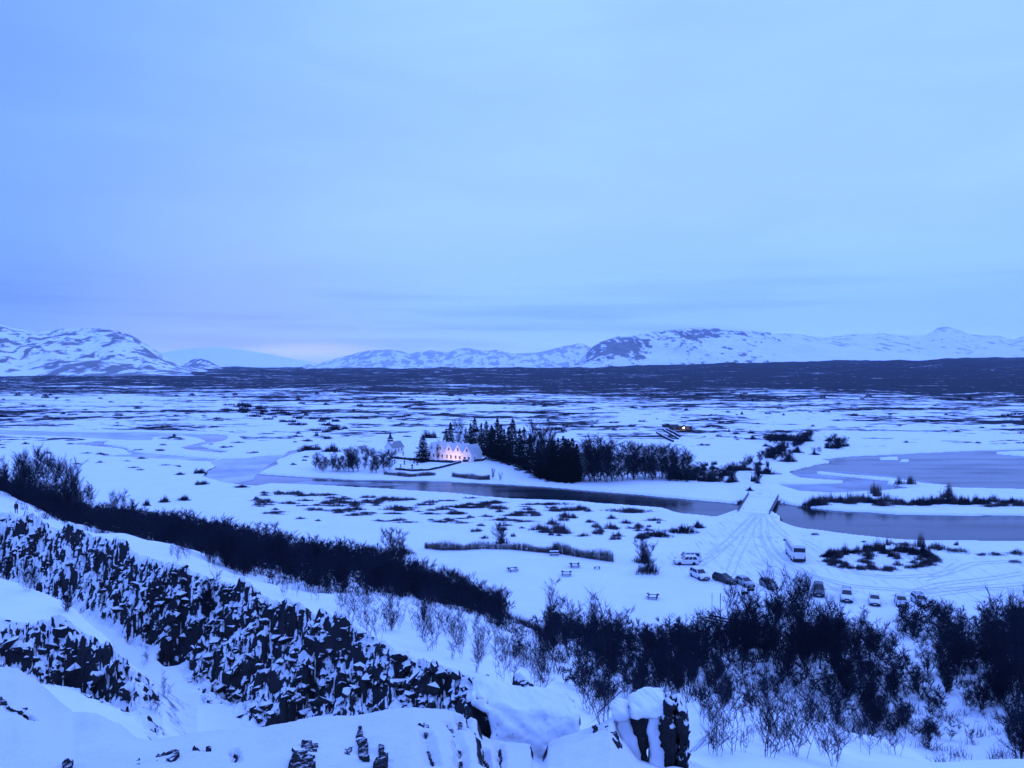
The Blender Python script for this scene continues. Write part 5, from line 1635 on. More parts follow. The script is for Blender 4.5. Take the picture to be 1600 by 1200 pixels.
for i, (lx, lb, pw) in enumerate([(-7.2, 'small ground floodlight in the snow before the second gable from the door', 800), (-12.4, 'small ground floodlight in the snow before the middle gable', 640)]):
    wx, wy = house_pt(lx, -5.4)
    fl = tag(empty('floodlight', (wx, wy, gz(wx, wy)), R(-36)), lb, 'floodlight')
    MB().cyl((0, 0, -.1), (0, 0, .25), .03).build('post', M['black'], fl)
    MB().box((0, 0, .33), (.34, .14, .22), bevel=.02).build('housing', M['black'], fl)
    MB().box((0, .085, .33), (.28, .03, .16)).build('lamp_glass', M['bulb'], fl)
    lamp_light(fl, (0, .25, .45), pw, (1.0, 0.56, 0.34), .12)

# ------------------------------------------------------------------ the little church
cx, cy = G(613, 708, 1.2)
church = tag(empty('church', (cx, cy, gz(cx, cy) - .15), R(-36)), 'little white wooden church with a dark pointed spire among bare trees', 'church')
MB().prism([(-5.0, -.2), (0, -.2), (0, 3.0), (-2.5, 5.6), (-5.0, 3.0)], 0, 8.0).build('wall', M['white_wall'], church)
rf = MB()
for sgn in (-1, 1):
    rf.prism([(-2.5, 5.62), (-2.5 + sgn * 2.75, 2.76), (-2.5 + sgn * 2.75, 2.92), (-2.5, 5.80)], -.2, 8.2)
rf.build('roof', M['seam'], church)
tw = MB().box((-2.5, 1.2, 5.9), (1.9, 1.9, 2.6)).build('tower', M['white_wall'], church)
MB().box((-2.5, 1.2, 6.35), (1.98, 1.98, .75)).build('louvre', M['spire'], tw)
sp = MB().prism([(-3.75, 7.2), (-1.25, 7.2), (-2.5, 7.9)], 0.0, 2.4).build('spire', M['spire'], church)
MB().cyl((-2.5, 1.2, 7.4), (-2.5, 1.2, 10.6), 1.0, .04, 8).build('point', M['spire'], sp)
MB().cyl((-2.5, 1.2, 10.5), (-2.5, 1.2, 11.3), .05).bar((-2.8, 1.2, 11.0), (-2.2, 1.2, 11.0), .07).build('cross', M['spire'], sp)
d = MB().box((-2.5, -.05, 1.0), (1.1, .1, 2.2)).build('door', M['door'], church)
for yy in (2.2, 4.4, 6.4): window(church, 0.0, yy, 1.1, .8, 1.3, 'side')


# ------------------------------------------------------------------ dry stone walls, graves, path edges
def stone_wall(pix, h, w, lb, z0=1.0, snow=True):
    P = [Vector(at_valley(u, v, z0)) for u, v in pix]
    o = tag(empty('stone_wall', P[0]), lb, 'wall')
    rs = np.random.default_rng(int(pix[0][0] * 7 + pix[0][1]))
    b = MB(); c = MB()
    for a, e in zip(P[:-1], P[1:]):
        L = (e - a).length; n = max(1, int(L / 1.1))
        for i in range(n):
            p = a + (e - a) * (i / n) - P[0]; q = a + (e - a) * ((i + 1) / n) - P[0]
            hh = h * rs.uniform(.85, 1.12)
            b.bar(p + Vector((0, 0, hh / 2 - .15)), q + Vector((0, 0, hh / 2 - .15)), w * rs.uniform(.85, 1.1), hh + .3)
            if snow: c.bar(p + Vector((0, 0, hh + .04)), q + Vector((0, 0, hh + .04)), w * .8, .12)
    s1 = b.build('stonework', M['stonewall'], o); s1['kind'] = 'stuff'
    if snow: s2 = c.build('snow_cap', M['snow'], o); s2['kind'] = 'stuff'
    return o


stone_wall([(612, 717), (640, 720.5), (668, 723), (695, 724.5), (720, 725)], 1.0, .7, 'long dark stone wall in front of the farmhouse and big spruce')
stone_wall([(723, 723.5), (740, 723.2), (754, 722), (760, 719)], 1.0, .7, 'curved dark stone wall at the right corner of the farmhouse')
stone_wall([(720, 726), (705, 729.5), (688, 733), (670, 736), (645, 737), (618, 735)], .8, .6, 'bent stone wall running from the house down round the graveyard', z0=.6)
stone_wall([(760, 714.8), (770, 715)], .9, .7, 'short piece of dark wall between farmhouse and spruces')
stone_wall([(610, 704), (617, 708)], .9, .6, 'short wall beside the church nave')
stone_wall([(1041, 671), (1050, 675), (1058, 679), (1063, 682)], 1.3, .8, 'upper dark wall of the ramp by the lit hut', z0=.8)
stone_wall([(1036, 671), (1044, 676), (1052, 681), (1060, 685.5)], 1.1, .8, 'middle dark wall of the ramp by the lit hut', z0=.8)
stone_wall([(1026, 676), (1034, 680.5), (1042, 685), (1052, 689.5)], 1.1, .8, 'lower dark wall of the ramp by the lit hut', z0=.8)
for u, v, sc in [(617, 725, 1.0), (632, 727, 1.1), (647, 726, .8), (652, 728, 1.0), (644, 733, 1.3), (622, 719, .9), (630, 712, 1.0), (641, 722, .8), (626, 731, .9)]:
    x, y, z = at_valley(u, v, .9)
    o = tag(empty('grave_cross', (x, y, z), R(-36)), 'small dark grave cross in the snowy churchyard', 'grave', 'grave crosses in the churchyard')
    o.scale = (sc,) * 3
    MB().box((0, 0, .05), (.7, .5, .3)).build('base', M['stonewall'], o)
    MB().box((0, 0, .85), (.28, .22, 1.4)).build('upright', M['stonewall'], o)
    MB().box((0, 0, 1.15), (.85, .2, .24)).build('crossbar', M['stonewall'], o)

# ------------------------------------------------------------------ the low lit hut out on the plain
ux, uy, uz = at_valley(1065, 671.5, .8)
hut = tag(empty('hut', (ux, uy, uz - .1), R(4)), 'low dark hut with a snowy roof and one bright lamp on the plain', 'hut')
MB().box((0, 3.0, 1.2), (13.5, 6.0, 2.6)).build('wall', M['timber'], hut)
MB().prism([(-.5, 2.35), (6.5, 2.35), (6.5, 2.6), (3.1, 3.9), (-.5, 2.6)], -7.2, 1.2, axis='x').build('roof', M['timber'], hut)
MB().prism([(-.4, 2.37), (6.4, 2.37), (6.4, 2.62), (3.1, 3.5), (-.4, 2.62)], 1.25, 7.3, axis='x').build('roof', M['timber'], hut)
MB().prism([(.6, 3.10), (5.6, 3.10), (3.1, 4.05)], -1.5, 1.1, axis='x').build('roof_snow', M['snow'], hut)
MB().prism([(.4, 2.9), (5.6, 2.9), (3.1, 3.68)], 3.0, 6.9, axis='x').build('roof_snow', M['snow'], hut)
for k in (-4.6, 4.4): window(hut, k, 0, .9, 1.2, 1.1)
d = MB().box((.2, -.05, 1.0), (1.0, .1, 2.1)).build('door', M['door'], hut)
lp = MB().box((1.4, -.18, 1.9), (.55, .3, .4)).build('lamp', M['bulb'], hut)
lamp_light(hut, (1.4, -1.0, 1.6), 260, (1.0, .62, .36), .2)
stone_wall([(1036.5, 666.5), (1044, 666)], 2.2, 2.5, 'small dark shed block left of the lit hut', z0=.8)

# ------------------------------------------------------------------ bridge
BZ = 0.92
bl0, bl1 = Vector((*G(1154, 798, BZ), BZ)), Vector((*G(1169, 773.5, BZ), BZ))
br0, br1 = Vector((*G(1202.5, 802, BZ), BZ)), Vector((*G(1216, 777, BZ), BZ))
bridge = tag(empty('bridge', ((bl0 + br1) / 2).to_tuple()), 'snow covered concrete road bridge over the dark river', 'bridge')
_d = (bl1 - bl0).normalized() * 1.5
bl0, br0, bl1, br1 = bl0 - _d, br0 - _d, bl1 + _d, br1 + _d
ofs = (bl0 + br1) / 2
c4 = [p - ofs for p in (bl0, br0, br1, bl1)]


def slab(c, z0, z1): return MB().poly([(*p.xy, z1) for p in c] + [(*p.xy, z0) for p in c], [(0, 1, 2, 3), (7, 6, 5, 4), (0, 4, 5, 1), (1, 5, 6, 2), (2, 6, 7, 3), (3, 7, 4, 0)])


slab(c4, -.55, -.04).build('deck', M['concrete'], bridge)
slab([c4[0].lerp(c4[1], .02), c4[1].lerp(c4[0], .02), c4[2].lerp(c4[3], .02), c4[3].lerp(c4[2], .02)], -.04, .06).build('snow_cover', M['snow'], bridge)
for a, e in ((c4[0], c4[3]), (c4[1], c4[2])):
    MB().bar(a + Vector((0, 0, -.12)), e + Vector((0, 0, -.12)), .35, .75).build('edge_beam', M['concrete'], bridge)
    rl = MB().bar(a + Vector((0, 0, .85)), e + Vector((0, 0, .85)), .12, .12).build('guard_rail', M['timber'], bridge)
    for k in range(9): MB().bar(a.lerp(e, k / 8) + Vector((0, 0, .2)), a.lerp(e, k / 8) + Vector((0, 0, .82)), .10).build('post', M['timber'], rl)
for a, e in ((c4[0], c4[1]), (c4[3], c4[2])):
    d = (c4[3] - c4[0]).normalized() * (1.2 if a is c4[0] else -1.2)
    MB().bar(a + d + Vector((0, 0, -1.5)), e + d + Vector((0, 0, -1.5)), 2.2, 1.88).build('abutment', M['stonewall'], bridge)
MB().bar(c4[0].lerp(c4[3], .5) + Vector((.4, 0, -1.5)), c4[1].lerp(c4[2], .5) + Vector((-.4, 0, -1.5)), .8, 1.88).build('pier', M['stonewall'], bridge)


def tyre_track(pix, lb=None):
    """two ruts pressed into the snow, draped just over the ground"""
    P = np.array([G(u, v, .3) for u, v in pix])
    t = np.linspace(0, len(P) - 1, (len(P) - 1) * 14 + 1)
    # smooth the corners
    C = np.stack([np.interp(t, np.arange(len(P)), P[:, i]) for i in range(2)], 1)
    for _ in range(10): C[1:-1] = (C[:-2] + 2 * C[1:-1] + C[2:]) / 4
    d = np.gradient(C, axis=0); d /= np.linalg.norm(d, axis=1, keepdims=True); nrm = np.stack([-d[:, 1], d[:, 0]], 1)
    VV, TT, nv = [], [], 0
    for off in (-.85, .85):
        w = .17 + .09 * np.sin(np.arange(len(C)) * .7 + off * 5) + .05 * np.sin(np.arange(len(C)) * 2.3)
        L_ = C + nrm * (off + w)[:, None]; R_ = C + nrm * (off - w)[:, None]
        both = np.concatenate([L_, R_]); z = terrain(both[:, 0], both[:, 1]) + .05
        VV.append(np.concatenate([both, z[:, None]], 1)); n = len(C); i = np.arange(n - 1)
        TT.append(np.stack([i, i + n, i + n + 1, i + 1], 1) + nv); nv += 2 * n
    me = mesh_np('tyre_track', np.concatenate(VV), np.concatenate(TT))
    tag(link('tyre_track', me, M['rut']), kind='structure')


M['rut'] = mat('pressed snow in ruts', (.63, .65, .69), .8, .25, .6)
for pix in ([(1180, 806), (1150, 835), (1118, 866), (1090, 884)], [(1188, 806), (1168, 838), (1150, 870), (1140, 898)], [(1192, 806), (1196, 840), (1216, 872), (1262, 898), (1330, 916), (1440, 924), (1600, 912)],
            [(1186, 808), (1182, 845), (1205, 885), (1260, 912), (1340, 926)], [(1184, 806), (1158, 830), (1130, 852), (1100, 872)], [(1197, 808), (1222, 836), (1262, 848), (1290, 866), (1320, 892), (1390, 902), (1470, 898), (1498, 880)],
            [(1600, 895), (1540, 905), (1470, 912), (1400, 932)], [(1320, 930), (1300, 912), (1240, 892), (1205, 862), (1190, 830)], [(1600, 876), (1520, 880), (1490, 892), (1440, 906)], [(1640, 925), (1540, 918), (1450, 930)]): tyre_track(pix)
RL = [(1150, 752), (1150, 741), (1160, 735), (1174, 728), (1192, 722), (1207, 717), (1222, 711), (1238, 704), (1250, 698), (1262, 692), (1269, 685)]
RR = [(1186, 756), (1176, 748), (1176, 741), (1184, 735), (1200, 732), (1262, 712), (1286, 702), (1296, 694), (1300, 687)]
for pix, nn in ((RL, 26), (RR, 15)):
    for q in range(nn):
        f = (q + random.random() * .8) / nn * (len(pix) - 1); i = min(int(f), len(pix) - 2)
        u = pix[i][0] + (pix[i + 1][0] - pix[i][0]) * (f - i); v = pix[i][1] + (pix[i + 1][1] - pix[i][1]) * (f - i)
        sgn = -1 if pix is RL else 1
        x, y, z = at_valley(u + sgn * random.uniform(1, 9), v - random.uniform(0, 3), .4)
        plant('birch_shrub', BIRCH, x, y, z, random.uniform(8, 17) / F * y, 4.0, 'dark bare shrub lining the winding snowy road beyond the bridge', 'birch shrub', 'shrubs lining the winding road', wide=1.5)
RM = [[(1192, 686), (1266, 681), (1270, 690), (1246, 699), (1205, 698)], [(1198, 704), (1248, 702), (1232, 721), (1196, 718)], [(1296, 690), (1330, 694), (1318, 705), (1292, 702)]]
for poly, nn in zip(RM, (26, 18, 8)):
    k = 0
    while k < nn:
        u = random.uniform(1190, 1332); v = random.uniform(680, 722)
        if not inside(poly, u, v): continue
        x, y, z = at_valley(u, v, .4)
        plant('birch_shrub', BIRCH, x, y, z, random.uniform(8, 14) / F * y, 4.0, 'dark bare shrub in the clump beside the far bend of the snowy road', 'birch shrub', 'shrub clumps at the far road bend', wide=1.9); k += 1
for q in range(20):
    u = 1042 + q * 4.6 + random.uniform(-2, 2)
    x, y, z = at_valley(u, random.uniform(745, 753), .4)
    plant('birch_shrub', BIRCH, x, y, z, random.uniform(15, 24) / F * y, 4.0, 'black bare shrub in the dense river hedge right of the grove', 'birch shrub', 'shrubs of the river hedge', wide=1.5)


# ------------------------------------------------------------------ vehicles
PAINT = {k: mat('car paint ' + k, c, .32, spec=.4) for k, c in {'white': (.72, .73, .74), 'silver': (.36, .38, .40), 'grey': (.17, .18, .20), 'dark': (.022, .024, .03), 'navy': (.03, .035, .05), 'pale': (.55, .57, .60)}.items()}
CARM = {}


def car(x, y, rz, style, paint, lb, cat='car', rails=False, snow=False, grp='cars parked in the row by the birches', blackfoot=True):
    L, W, H, hood, belt = {'suv': (4.65, 1.88, 1.76, .98, 1.02), 'hatch': (4.15, 1.76, 1.48, .82, .90), 'wagon': (4.70, 1.80, 1.50, .82, .90), 'van': (5.0, 1.95, 2.05, 1.05, 1.12)}[style]
    xa, xb = {'suv': (-2.25, .95), 'hatch': (-1.95, .95), 'wagon': (-2.25, .95), 'van': (-2.42, 1.35)}[style]   # glasshouse foot: back, front
    xc, xd = {'suv': (-2.02, .15), 'hatch': (-1.45, .05), 'wagon': (-1.95, .05), 'van': (-2.30, .75)}[style]      # roof: back, front
    gc = .30 if style in ('suv', 'van') else .22
    o = tag(empty('parked_car', (x, y, gz(x, y) + .01), rz), lb, cat, grp)
    key = style
    o.scale = (1.12,) * 3
    hw = W / 2

    def part(name, fn, m, parent=o):
        k = (key, name, len([c for c in parent.children if c.name.split('.')[0] == name]), parent.name.split('.')[0])
        if k not in CARM: CARM[k] = fn()
        ob = bpy.data.objects.new(name, CARM[k]); col.objects.link(ob); ob.parent = parent
        if not CARM[k].materials: CARM[k].materials.append(m)
        ob.material_slots[0].link = 'OBJECT'; ob.material_slots[0].material = m
        return ob

    def body():
        bm = bmesh.new()
        st = [(-L / 2, gc + .18, belt - .10, .84), (-L / 2 + .10, gc + .02, belt, .95), (-L / 4, gc - .04, belt, 1.0), (L / 8, gc - .04, belt, 1.0), (xb + .05, gc - .02, hood + .06, 1.0), (L / 2 - .35, gc, hood - .04, .96), (L / 2 - .08, gc + .04, hood - .16, .90), (L / 2, gc + .16, hood - .30, .80)]
        rings = []
        for X, zb, zt, k in st:
            h = hw * k
            rings.append([bm.verts.new(p) for p in ((X, -h * .93, zb), (X, -h, zb + .14), (X, -h, zt - .14), (X, -h * .93, zt), (X, h * .93, zt), (X, h, zt - .14), (X, h, zb + .14), (X, h * .93, zb))])
        for a, b in zip(rings[:-1], rings[1:]):
            for i in range(8): bm.faces.new((a[i], a[(i + 1) % 8], b[(i + 1) % 8], b[i]))
        bm.faces.new(rings[0]); bm.faces.new(rings[-1][::-1])
        bmesh.ops.recalc_face_normals(bm, faces=bm.faces)
        me = bpy.data.meshes.new('body'); bm.to_mesh(me); bm.free(); return me

    F4 = lambda t: ([(xa + (xc - xa) * t), (xb + (xd - xb) * t)], hw * (.93 - .17 * t), belt - .02 + (H - .10 - belt + .02) * t)

    def cabin():
        b = MB()
        (a0, b0), h0, z0 = F4(0); (a1, b1), h1, z1 = F4(1)
        b.poly([(a0, -h0, z0), (b0, -h0, z0), (b0, h0, z0), (a0, h0, z0), (a1, -h1, z1), (b1, -h1, z1), (b1, h1, z1), (a1, h1, z1),
                (a1 + .15, -h1 * .86, H), (b1 - .18, -h1 * .86, H), (b1 - .18, h1 * .86, H), (a1 + .15, h1 * .86, H)],
               [(3, 2, 1, 0), (0, 1, 5, 4), (1, 2, 6, 5), (2, 3, 7, 6), (3, 0, 4, 7), (4, 5, 9, 8), (5, 6, 10, 9), (6, 7, 11, 10), (7, 4, 8, 11), (8, 9, 10, 11)])
        return b.mesh('cabin')

    def panel(p, n, d=.012):
        """thin solid quad proud of the cabin"""
        p = [Vector(q) for q in p]; n = Vector(n).normalized() * d
        return MB().poly([q + n for q in p] + [q - n for q in p], [(0, 1, 2, 3), (7, 6, 5, 4), (0, 4, 5, 1), (1, 5, 6, 2), (2, 6, 7, 3), (3, 7, 4, 0)])

    def q4(t, sx, f):   # point on the cabin: height t, side sx (-1..1), f 0 back .. 1 front
        (a, b), h, z = F4(t); return (a + (b - a) * f, sx * h, z)

    part('body', body, PAINT[paint]); part('cabin', cabin, PAINT[paint])
    part('windscreen', lambda: panel([q4(.10, -.90, 1), q4(.10, .90, 1), q4(.94, .90, 1), q4(.94, -.90, 1)], (1, 0, .6)).mesh('windscreen'), M['glass'])
    part('rear_window', lambda: panel([q4(.22, -.86, 0), q4(.22, .86, 0), q4(.90, .86, 0), q4(.90, -.86, 0)], (-1, 0, .4)).mesh('rear_window'), M['glass'])
    for sx in (-1, 1):
        for f0, f1 in ((.08, .36), (.39, .62), (.65, .93)):
            part('side_window', lambda: panel([q4(.14, sx, f0), q4(.14, sx, f1), q4(.88, sx, min(f1, .93)), q4(.88, sx, f0 + .02)], (0, sx, .15)).mesh('side_window'), M['glass'])
    for X in (-L * .29, L * .30):
        for sx in (-1, 1):
            w = part('tyre', lambda: MB().cyl((X, sx * (hw - .21), .33), (X, sx * (hw + .015), .33), .335, n=16).mesh('tyre'), M['tyre'])
            part('rim', lambda: MB().cyl((X, sx * (hw - .02), .33), (X, sx * (hw + .03), .33), .20, n=10).mesh('rim'), M['rim'], w)
    for sx in (-1, 1):
        part('headlight', lambda: MB().box((L / 2 - .12, sx * hw * .66, hood - .23), (.14, .34, .16), bevel=.02).mesh('headlight'), M['lamp_glass'])
        part('tail_light', lambda: MB().box((-L / 2 + .05, sx * hw * .76, belt - .16), (.10, .22, .26), bevel=.02).mesh('tail_light'), M['tail'])
        part('mirror', lambda: MB().box((xb - .30, sx * (hw + .09), belt + .08), (.14, .20, .15), bevel=.03).mesh('mirror'), PAINT[paint])
    part('grille', lambda: MB().box((L / 2 - .03, 0, hood - .30), (.08, hw * .78, .15)).mesh('grille'), M['black'])
    part('bumper', lambda: MB().box((L / 2 - .03, 0, gc + .14), (.14, W * .84, .26), bevel=.04).mesh('bumper'), M['black'])
    part('bumper', lambda: MB().box((-L / 2 + .03, 0, gc + .12), (.14, W * .86, .22), bevel=.04).mesh('bumper'), M['black'])
    part('sill', lambda: MB().box((0, 0, gc - .03), (L * .94, W * .88, .14)).mesh('sill'), M['black'])
    part('number_plate', lambda: MB().box((L / 2 + .045, 0, gc + .16), (.02, .50, .11)).mesh('number_plate'), M['plate'])
    if rails:
        for sx in (-1, 1):
            part('roof_rail', lambda: MB().bar((xc + .25, sx * hw * .64, H + .07), (xd - .25, sx * hw * .64, H + .07), .06).mesh('roof_rail'), M['black'])
        for f in (.3, .75):
            part('cross_bar', lambda: MB().bar((xc + (xd - xc) * f, -hw * .66, H + .11), (xc + (xd - xc) * f, hw * .66, H + .11), .06).mesh('cross_bar'), M['black'])
    if snow:
        part('roof_snow', lambda: MB().box(((xc + xd) / 2, 0, H + .03), (xd - xc - .5, W * .62, .08), bevel=.03).mesh('roof_snow'), M['snow'])
    return o


def head(dx, dy): return math.atan2(dy, dx)


def spot(u, v): return G(u, v, .3)


CARS = [(1075, 880.5, (-1, -.05), 'van', 'white', 'large white four wheel drive, rear one of the side by side pair', False, False),
        (1072, 884.5, (-1, .02), 'suv', 'white', 'white estate car standing sideways in front of the large white one', False, False),
        (1093, 906, (.30, -.95), 'suv', 'white', 'white offroad car at the left end of the row, nose to the field', False, False),
        (1132, 912, (.50, -.86), 'wagon', 'dark', 'dark car without any neighbour touching, second in the row', False, True),
        (1164, 917, (.28, -.96), 'hatch', 'silver', 'silver hatchback right of the dark car', False, False),
        (1201, 920, (.18, -.98), 'hatch', 'grey', 'grey car half hidden by the tall birch top', False, False),
        (1279, 931, (-.36, -1), 'suv', 'navy', 'dark car mostly hidden behind the birch wood', False, False),
        (1323, 939.5, (-.40, -1), 'suv', 'white', 'white car with black roof rails facing the slope', True, False),
        (1366.5, 945, (-.42, -1), 'hatch', 'white', 'small white hatchback between rail car and silver car', False, False),
        (1408, 947, (-.34, -1), 'hatch', 'pale', 'pale silver hatchback second from the right end', False, False),
        (1438, 946, (-.12, -1), 'wagon', 'pale', 'silver estate car at the right end of the row, parked askew', True, False)]
for u, v, d, st, pa, lb, rails, sn in CARS:
    x, y = spot(u, v - 3)
    car(x, y, head(*d), st, pa, lb, rails=rails, snow=sn)

# ------------------------------------------------------------------ bus
bx, by = spot(1244, 878)
bus = tag(empty('bus', (63.9, 179.5, gz(63.9, 179.5)), head(.17, 1)), 'white coach with dark rear window alone on the car park', 'bus')
bus.scale = (1.14,) * 3
bw, blen, bh = 2.5, 9.0, 3.25
MB().box((0, 0, .45 + (bh - .45) / 2), (blen, bw, bh - .45), bevel=.14).build('body', PAINT['white'], bus)
MB().box((0, 0, .42), (blen - .3, bw - .12, .36)).build('skirt', M['black'], bus)
MB().box((-blen / 2 - .005, 0, 2.45), (.05, bw - .36, .80), bevel=.02).build('rear_window', M['glass'], bus)
MB().box((blen / 2 + .005, 0, 2.1), (.05, bw - .3, 1.35), bevel=.02).build('windscreen', M['glass'], bus)
for sx in (-1, 1):
    for k in range(5): MB().box((-blen / 2 + 1.1 + k * 1.55, sx * (bw / 2 + .003), 2.35), (1.4, .04, .85), bevel=.015).build('side_window', M['glass'], bus)
    for X in (-blen * .27, blen * .30):
        w = MB().cyl((X, sx * (bw / 2 - .3), .48), (X, sx * (bw / 2 + .02), .48), .48, n=18).build('tyre', M['tyre'], bus)
        MB().cyl((X, sx * (bw / 2 - .02), .48), (X, sx * (bw / 2 + .035), .48), .26, n=12).build('rim', M['rim'], w)
    MB().box((-blen / 2 - .02, sx * 1.02, 1.05), (.06, .18, .42)).build('tail_light', M['tail'], bus)
    MB().box((blen / 2 - .2, sx * (bw / 2 + .17), 2.5), (.12, .3, .45), bevel=.03).build('mirror', M['black'], bus)
MB().box((-blen / 2 - .03, 0, .62), (.14, bw - .1, .34), bevel=.04).build('bumper', M['black'], bus)
MB().box((-blen / 2 - .02, 0, 1.0), (.04, .52, .12)).build('number_plate', M['plate'], bus)
MB().box((-.2, 0, bh + .05), (blen - .7, bw - .4, .12), bevel=.04).build('roof_snow', M['snow'], bus)


# ------------------------------------------------------------------ picnic field furniture
def picnic_table(u, v, rz, lb, snowy=1.0):
    x, y = G(u, v, .3)
    o = tag(empty('picnic_table', (x, y, gz(x, y)), rz), lb, 'picnic table', 'picnic tables on the snowy field')
    o.scale = (1.15,) * 3
    for k in range(4): MB().box((0, -.30 + k * .2, .74), (1.9, .17, .05)).build('plank', M['timber'], o)
    for sx in (-1, 1):
        b = MB().box((0, sx * .72, .44), (1.9, .28, .05)).build('bench', M['timber'], o)
        MB().box((0, sx * .72, .50), (1.8 * snowy, .24, .08), bevel=.03).build('snow_cap', M['snow'], b)
        MB().bar((sx * .65, -.85, .40), (sx * .65, .85, .40), .09, .12).build('crossbar', M['timber'], o)
        for sy in (-1, 1): MB().bar((sx * .65, sy * .62, -.05), (sx * .65, sy * .2, .72), .10, .12).build('leg', M['timber'], o)
    MB().box((0, 0, .81), (1.8 * snowy, .7, .10), bevel=.04).build('snow_cap', M['snow'], o)
    return o


picnic_table(801, 892, R(25), 'picnic table nearly drowned in snow, leftmost on the field')
picnic_table(898, 886, R(8), 'picnic table at the back of the pair left of the bench', .6)
picnic_table(885, 899, R(-6), 'picnic table in front of the other one of the pair', .6)
picnic_table(1020, 935, R(-20), 'picnic table nearest the viewer, alone in the right of the field', .7)
picnic_table(866, 867, R(5), 'picnic table standing against the long bare hedge')
x, y = G(933, 889, .3)
o = tag(empty('bench', (x, y, gz(x, y)), R(10)), 'small low dark bench right of the picnic tables', 'bench')
MB().box((0, 0, .45), (1.3, .4, .08)).build('seat', M['timber'], o)
for sx in (-1, 1): MB().box((sx * .5, 0, .2), (.12, .36, .42)).build('leg', M['timber'], o)
MB().box((0, .1, .52), (1.1, .2, .06), bevel=.02).build('snow_cap', M['snow'], o)
x, y = G(1057, 979, .3)
o = tag(empty('fire_pit', (x, y, gz(x, y)), R(20)), 'low dark sign block half buried in snow at the near edge of the field', 'sign block')
MB().box((0, 0, .3), (1.0, .3, .7), bevel=.05).build('block', M['stonewall'], o)
MB().box((.1, 0, .70), (.9, .34, .12), bevel=.04).build('snow_cap', M['snow'], o)
o.name = 'sign_block'

# tall narrow sign board, thin snow pole, footbridge
x, y = G(1125.5, 958, .2)
o = tag(empty('sign_board', (x, y, gz(x, y)), R(72)), 'tall narrow dark sign board on a thin post below the parked cars', 'sign')
MB().cyl((0, 0, -.2), (0, 0, 2.0), .06).build('post', M['timber'], o)
MB().box((0, 0, 2.65), (.9, .10, 1.45), bevel=.02).build('board', M['timber'], o)
x, y = G(1112.5, 952, .2)
o = tag(empty('marker_pole', (x, y, gz(x, y))), 'thin pale snow marker pole left of the tall sign board', 'pole')
MB().cyl((0, 0, -.2), (0, 0, 2.9), .045).build('pole', M['rail'], o)
MB().cyl((0, 0, 1.9), (0, 0, 2.3), .06).build('band', M['black'], o)
DZ = 2.4
fb0, fb1 = Vector((*G(1103, 965, DZ), DZ)), Vector((*G(1153, 976, DZ), DZ))
fb = tag(empty('footbridge', fb0.to_tuple(), head(*(fb1 - fb0).xy)), 'short wooden footbridge with dark rails among the birches below the sign', 'footbridge')
FL = (fb1 - fb0).xy.length
for k in range(16): MB().box(((k + .5) * FL / 16, .7, -.75), (FL / 16 - .03, 1.5, .08)).build('plank', M['timber'], fb)
MB().box((FL / 2, .7, -.68), (FL - .1, 1.2, .10), bevel=.03).build('snow_cover', M['snow'], fb)
for sy in (0, 1.4):
    MB().bar((0, sy, .05), (FL, sy, .05), .14, .22).build('rail', M['timber'], fb)
    MB().bar((0, sy, -.40), (FL, sy, -.40), .10, .14).build('rail', M['timber'], fb)
    for k in range(4): MB().bar((k * FL / 3, sy, -2.2), (k * FL / 3, sy, .1), .14).build('post', M['timber'], fb)
for u, v in ((1164, 929), (1173, 924)):
    x, y = G(u, v, .2)
    o = tag(MB().box((0, 0, .22), (1.5, .4, .5), R and Matrix.Rotation(.2, 3, 'Z'), bevel=.08).build('kerb_stone', M['stonewall']), 'dark kerb stone in the snow before the silver hatchback', 'stone', 'kerb stones before the silver car')
    o.location = (x, y, gz(x, y))


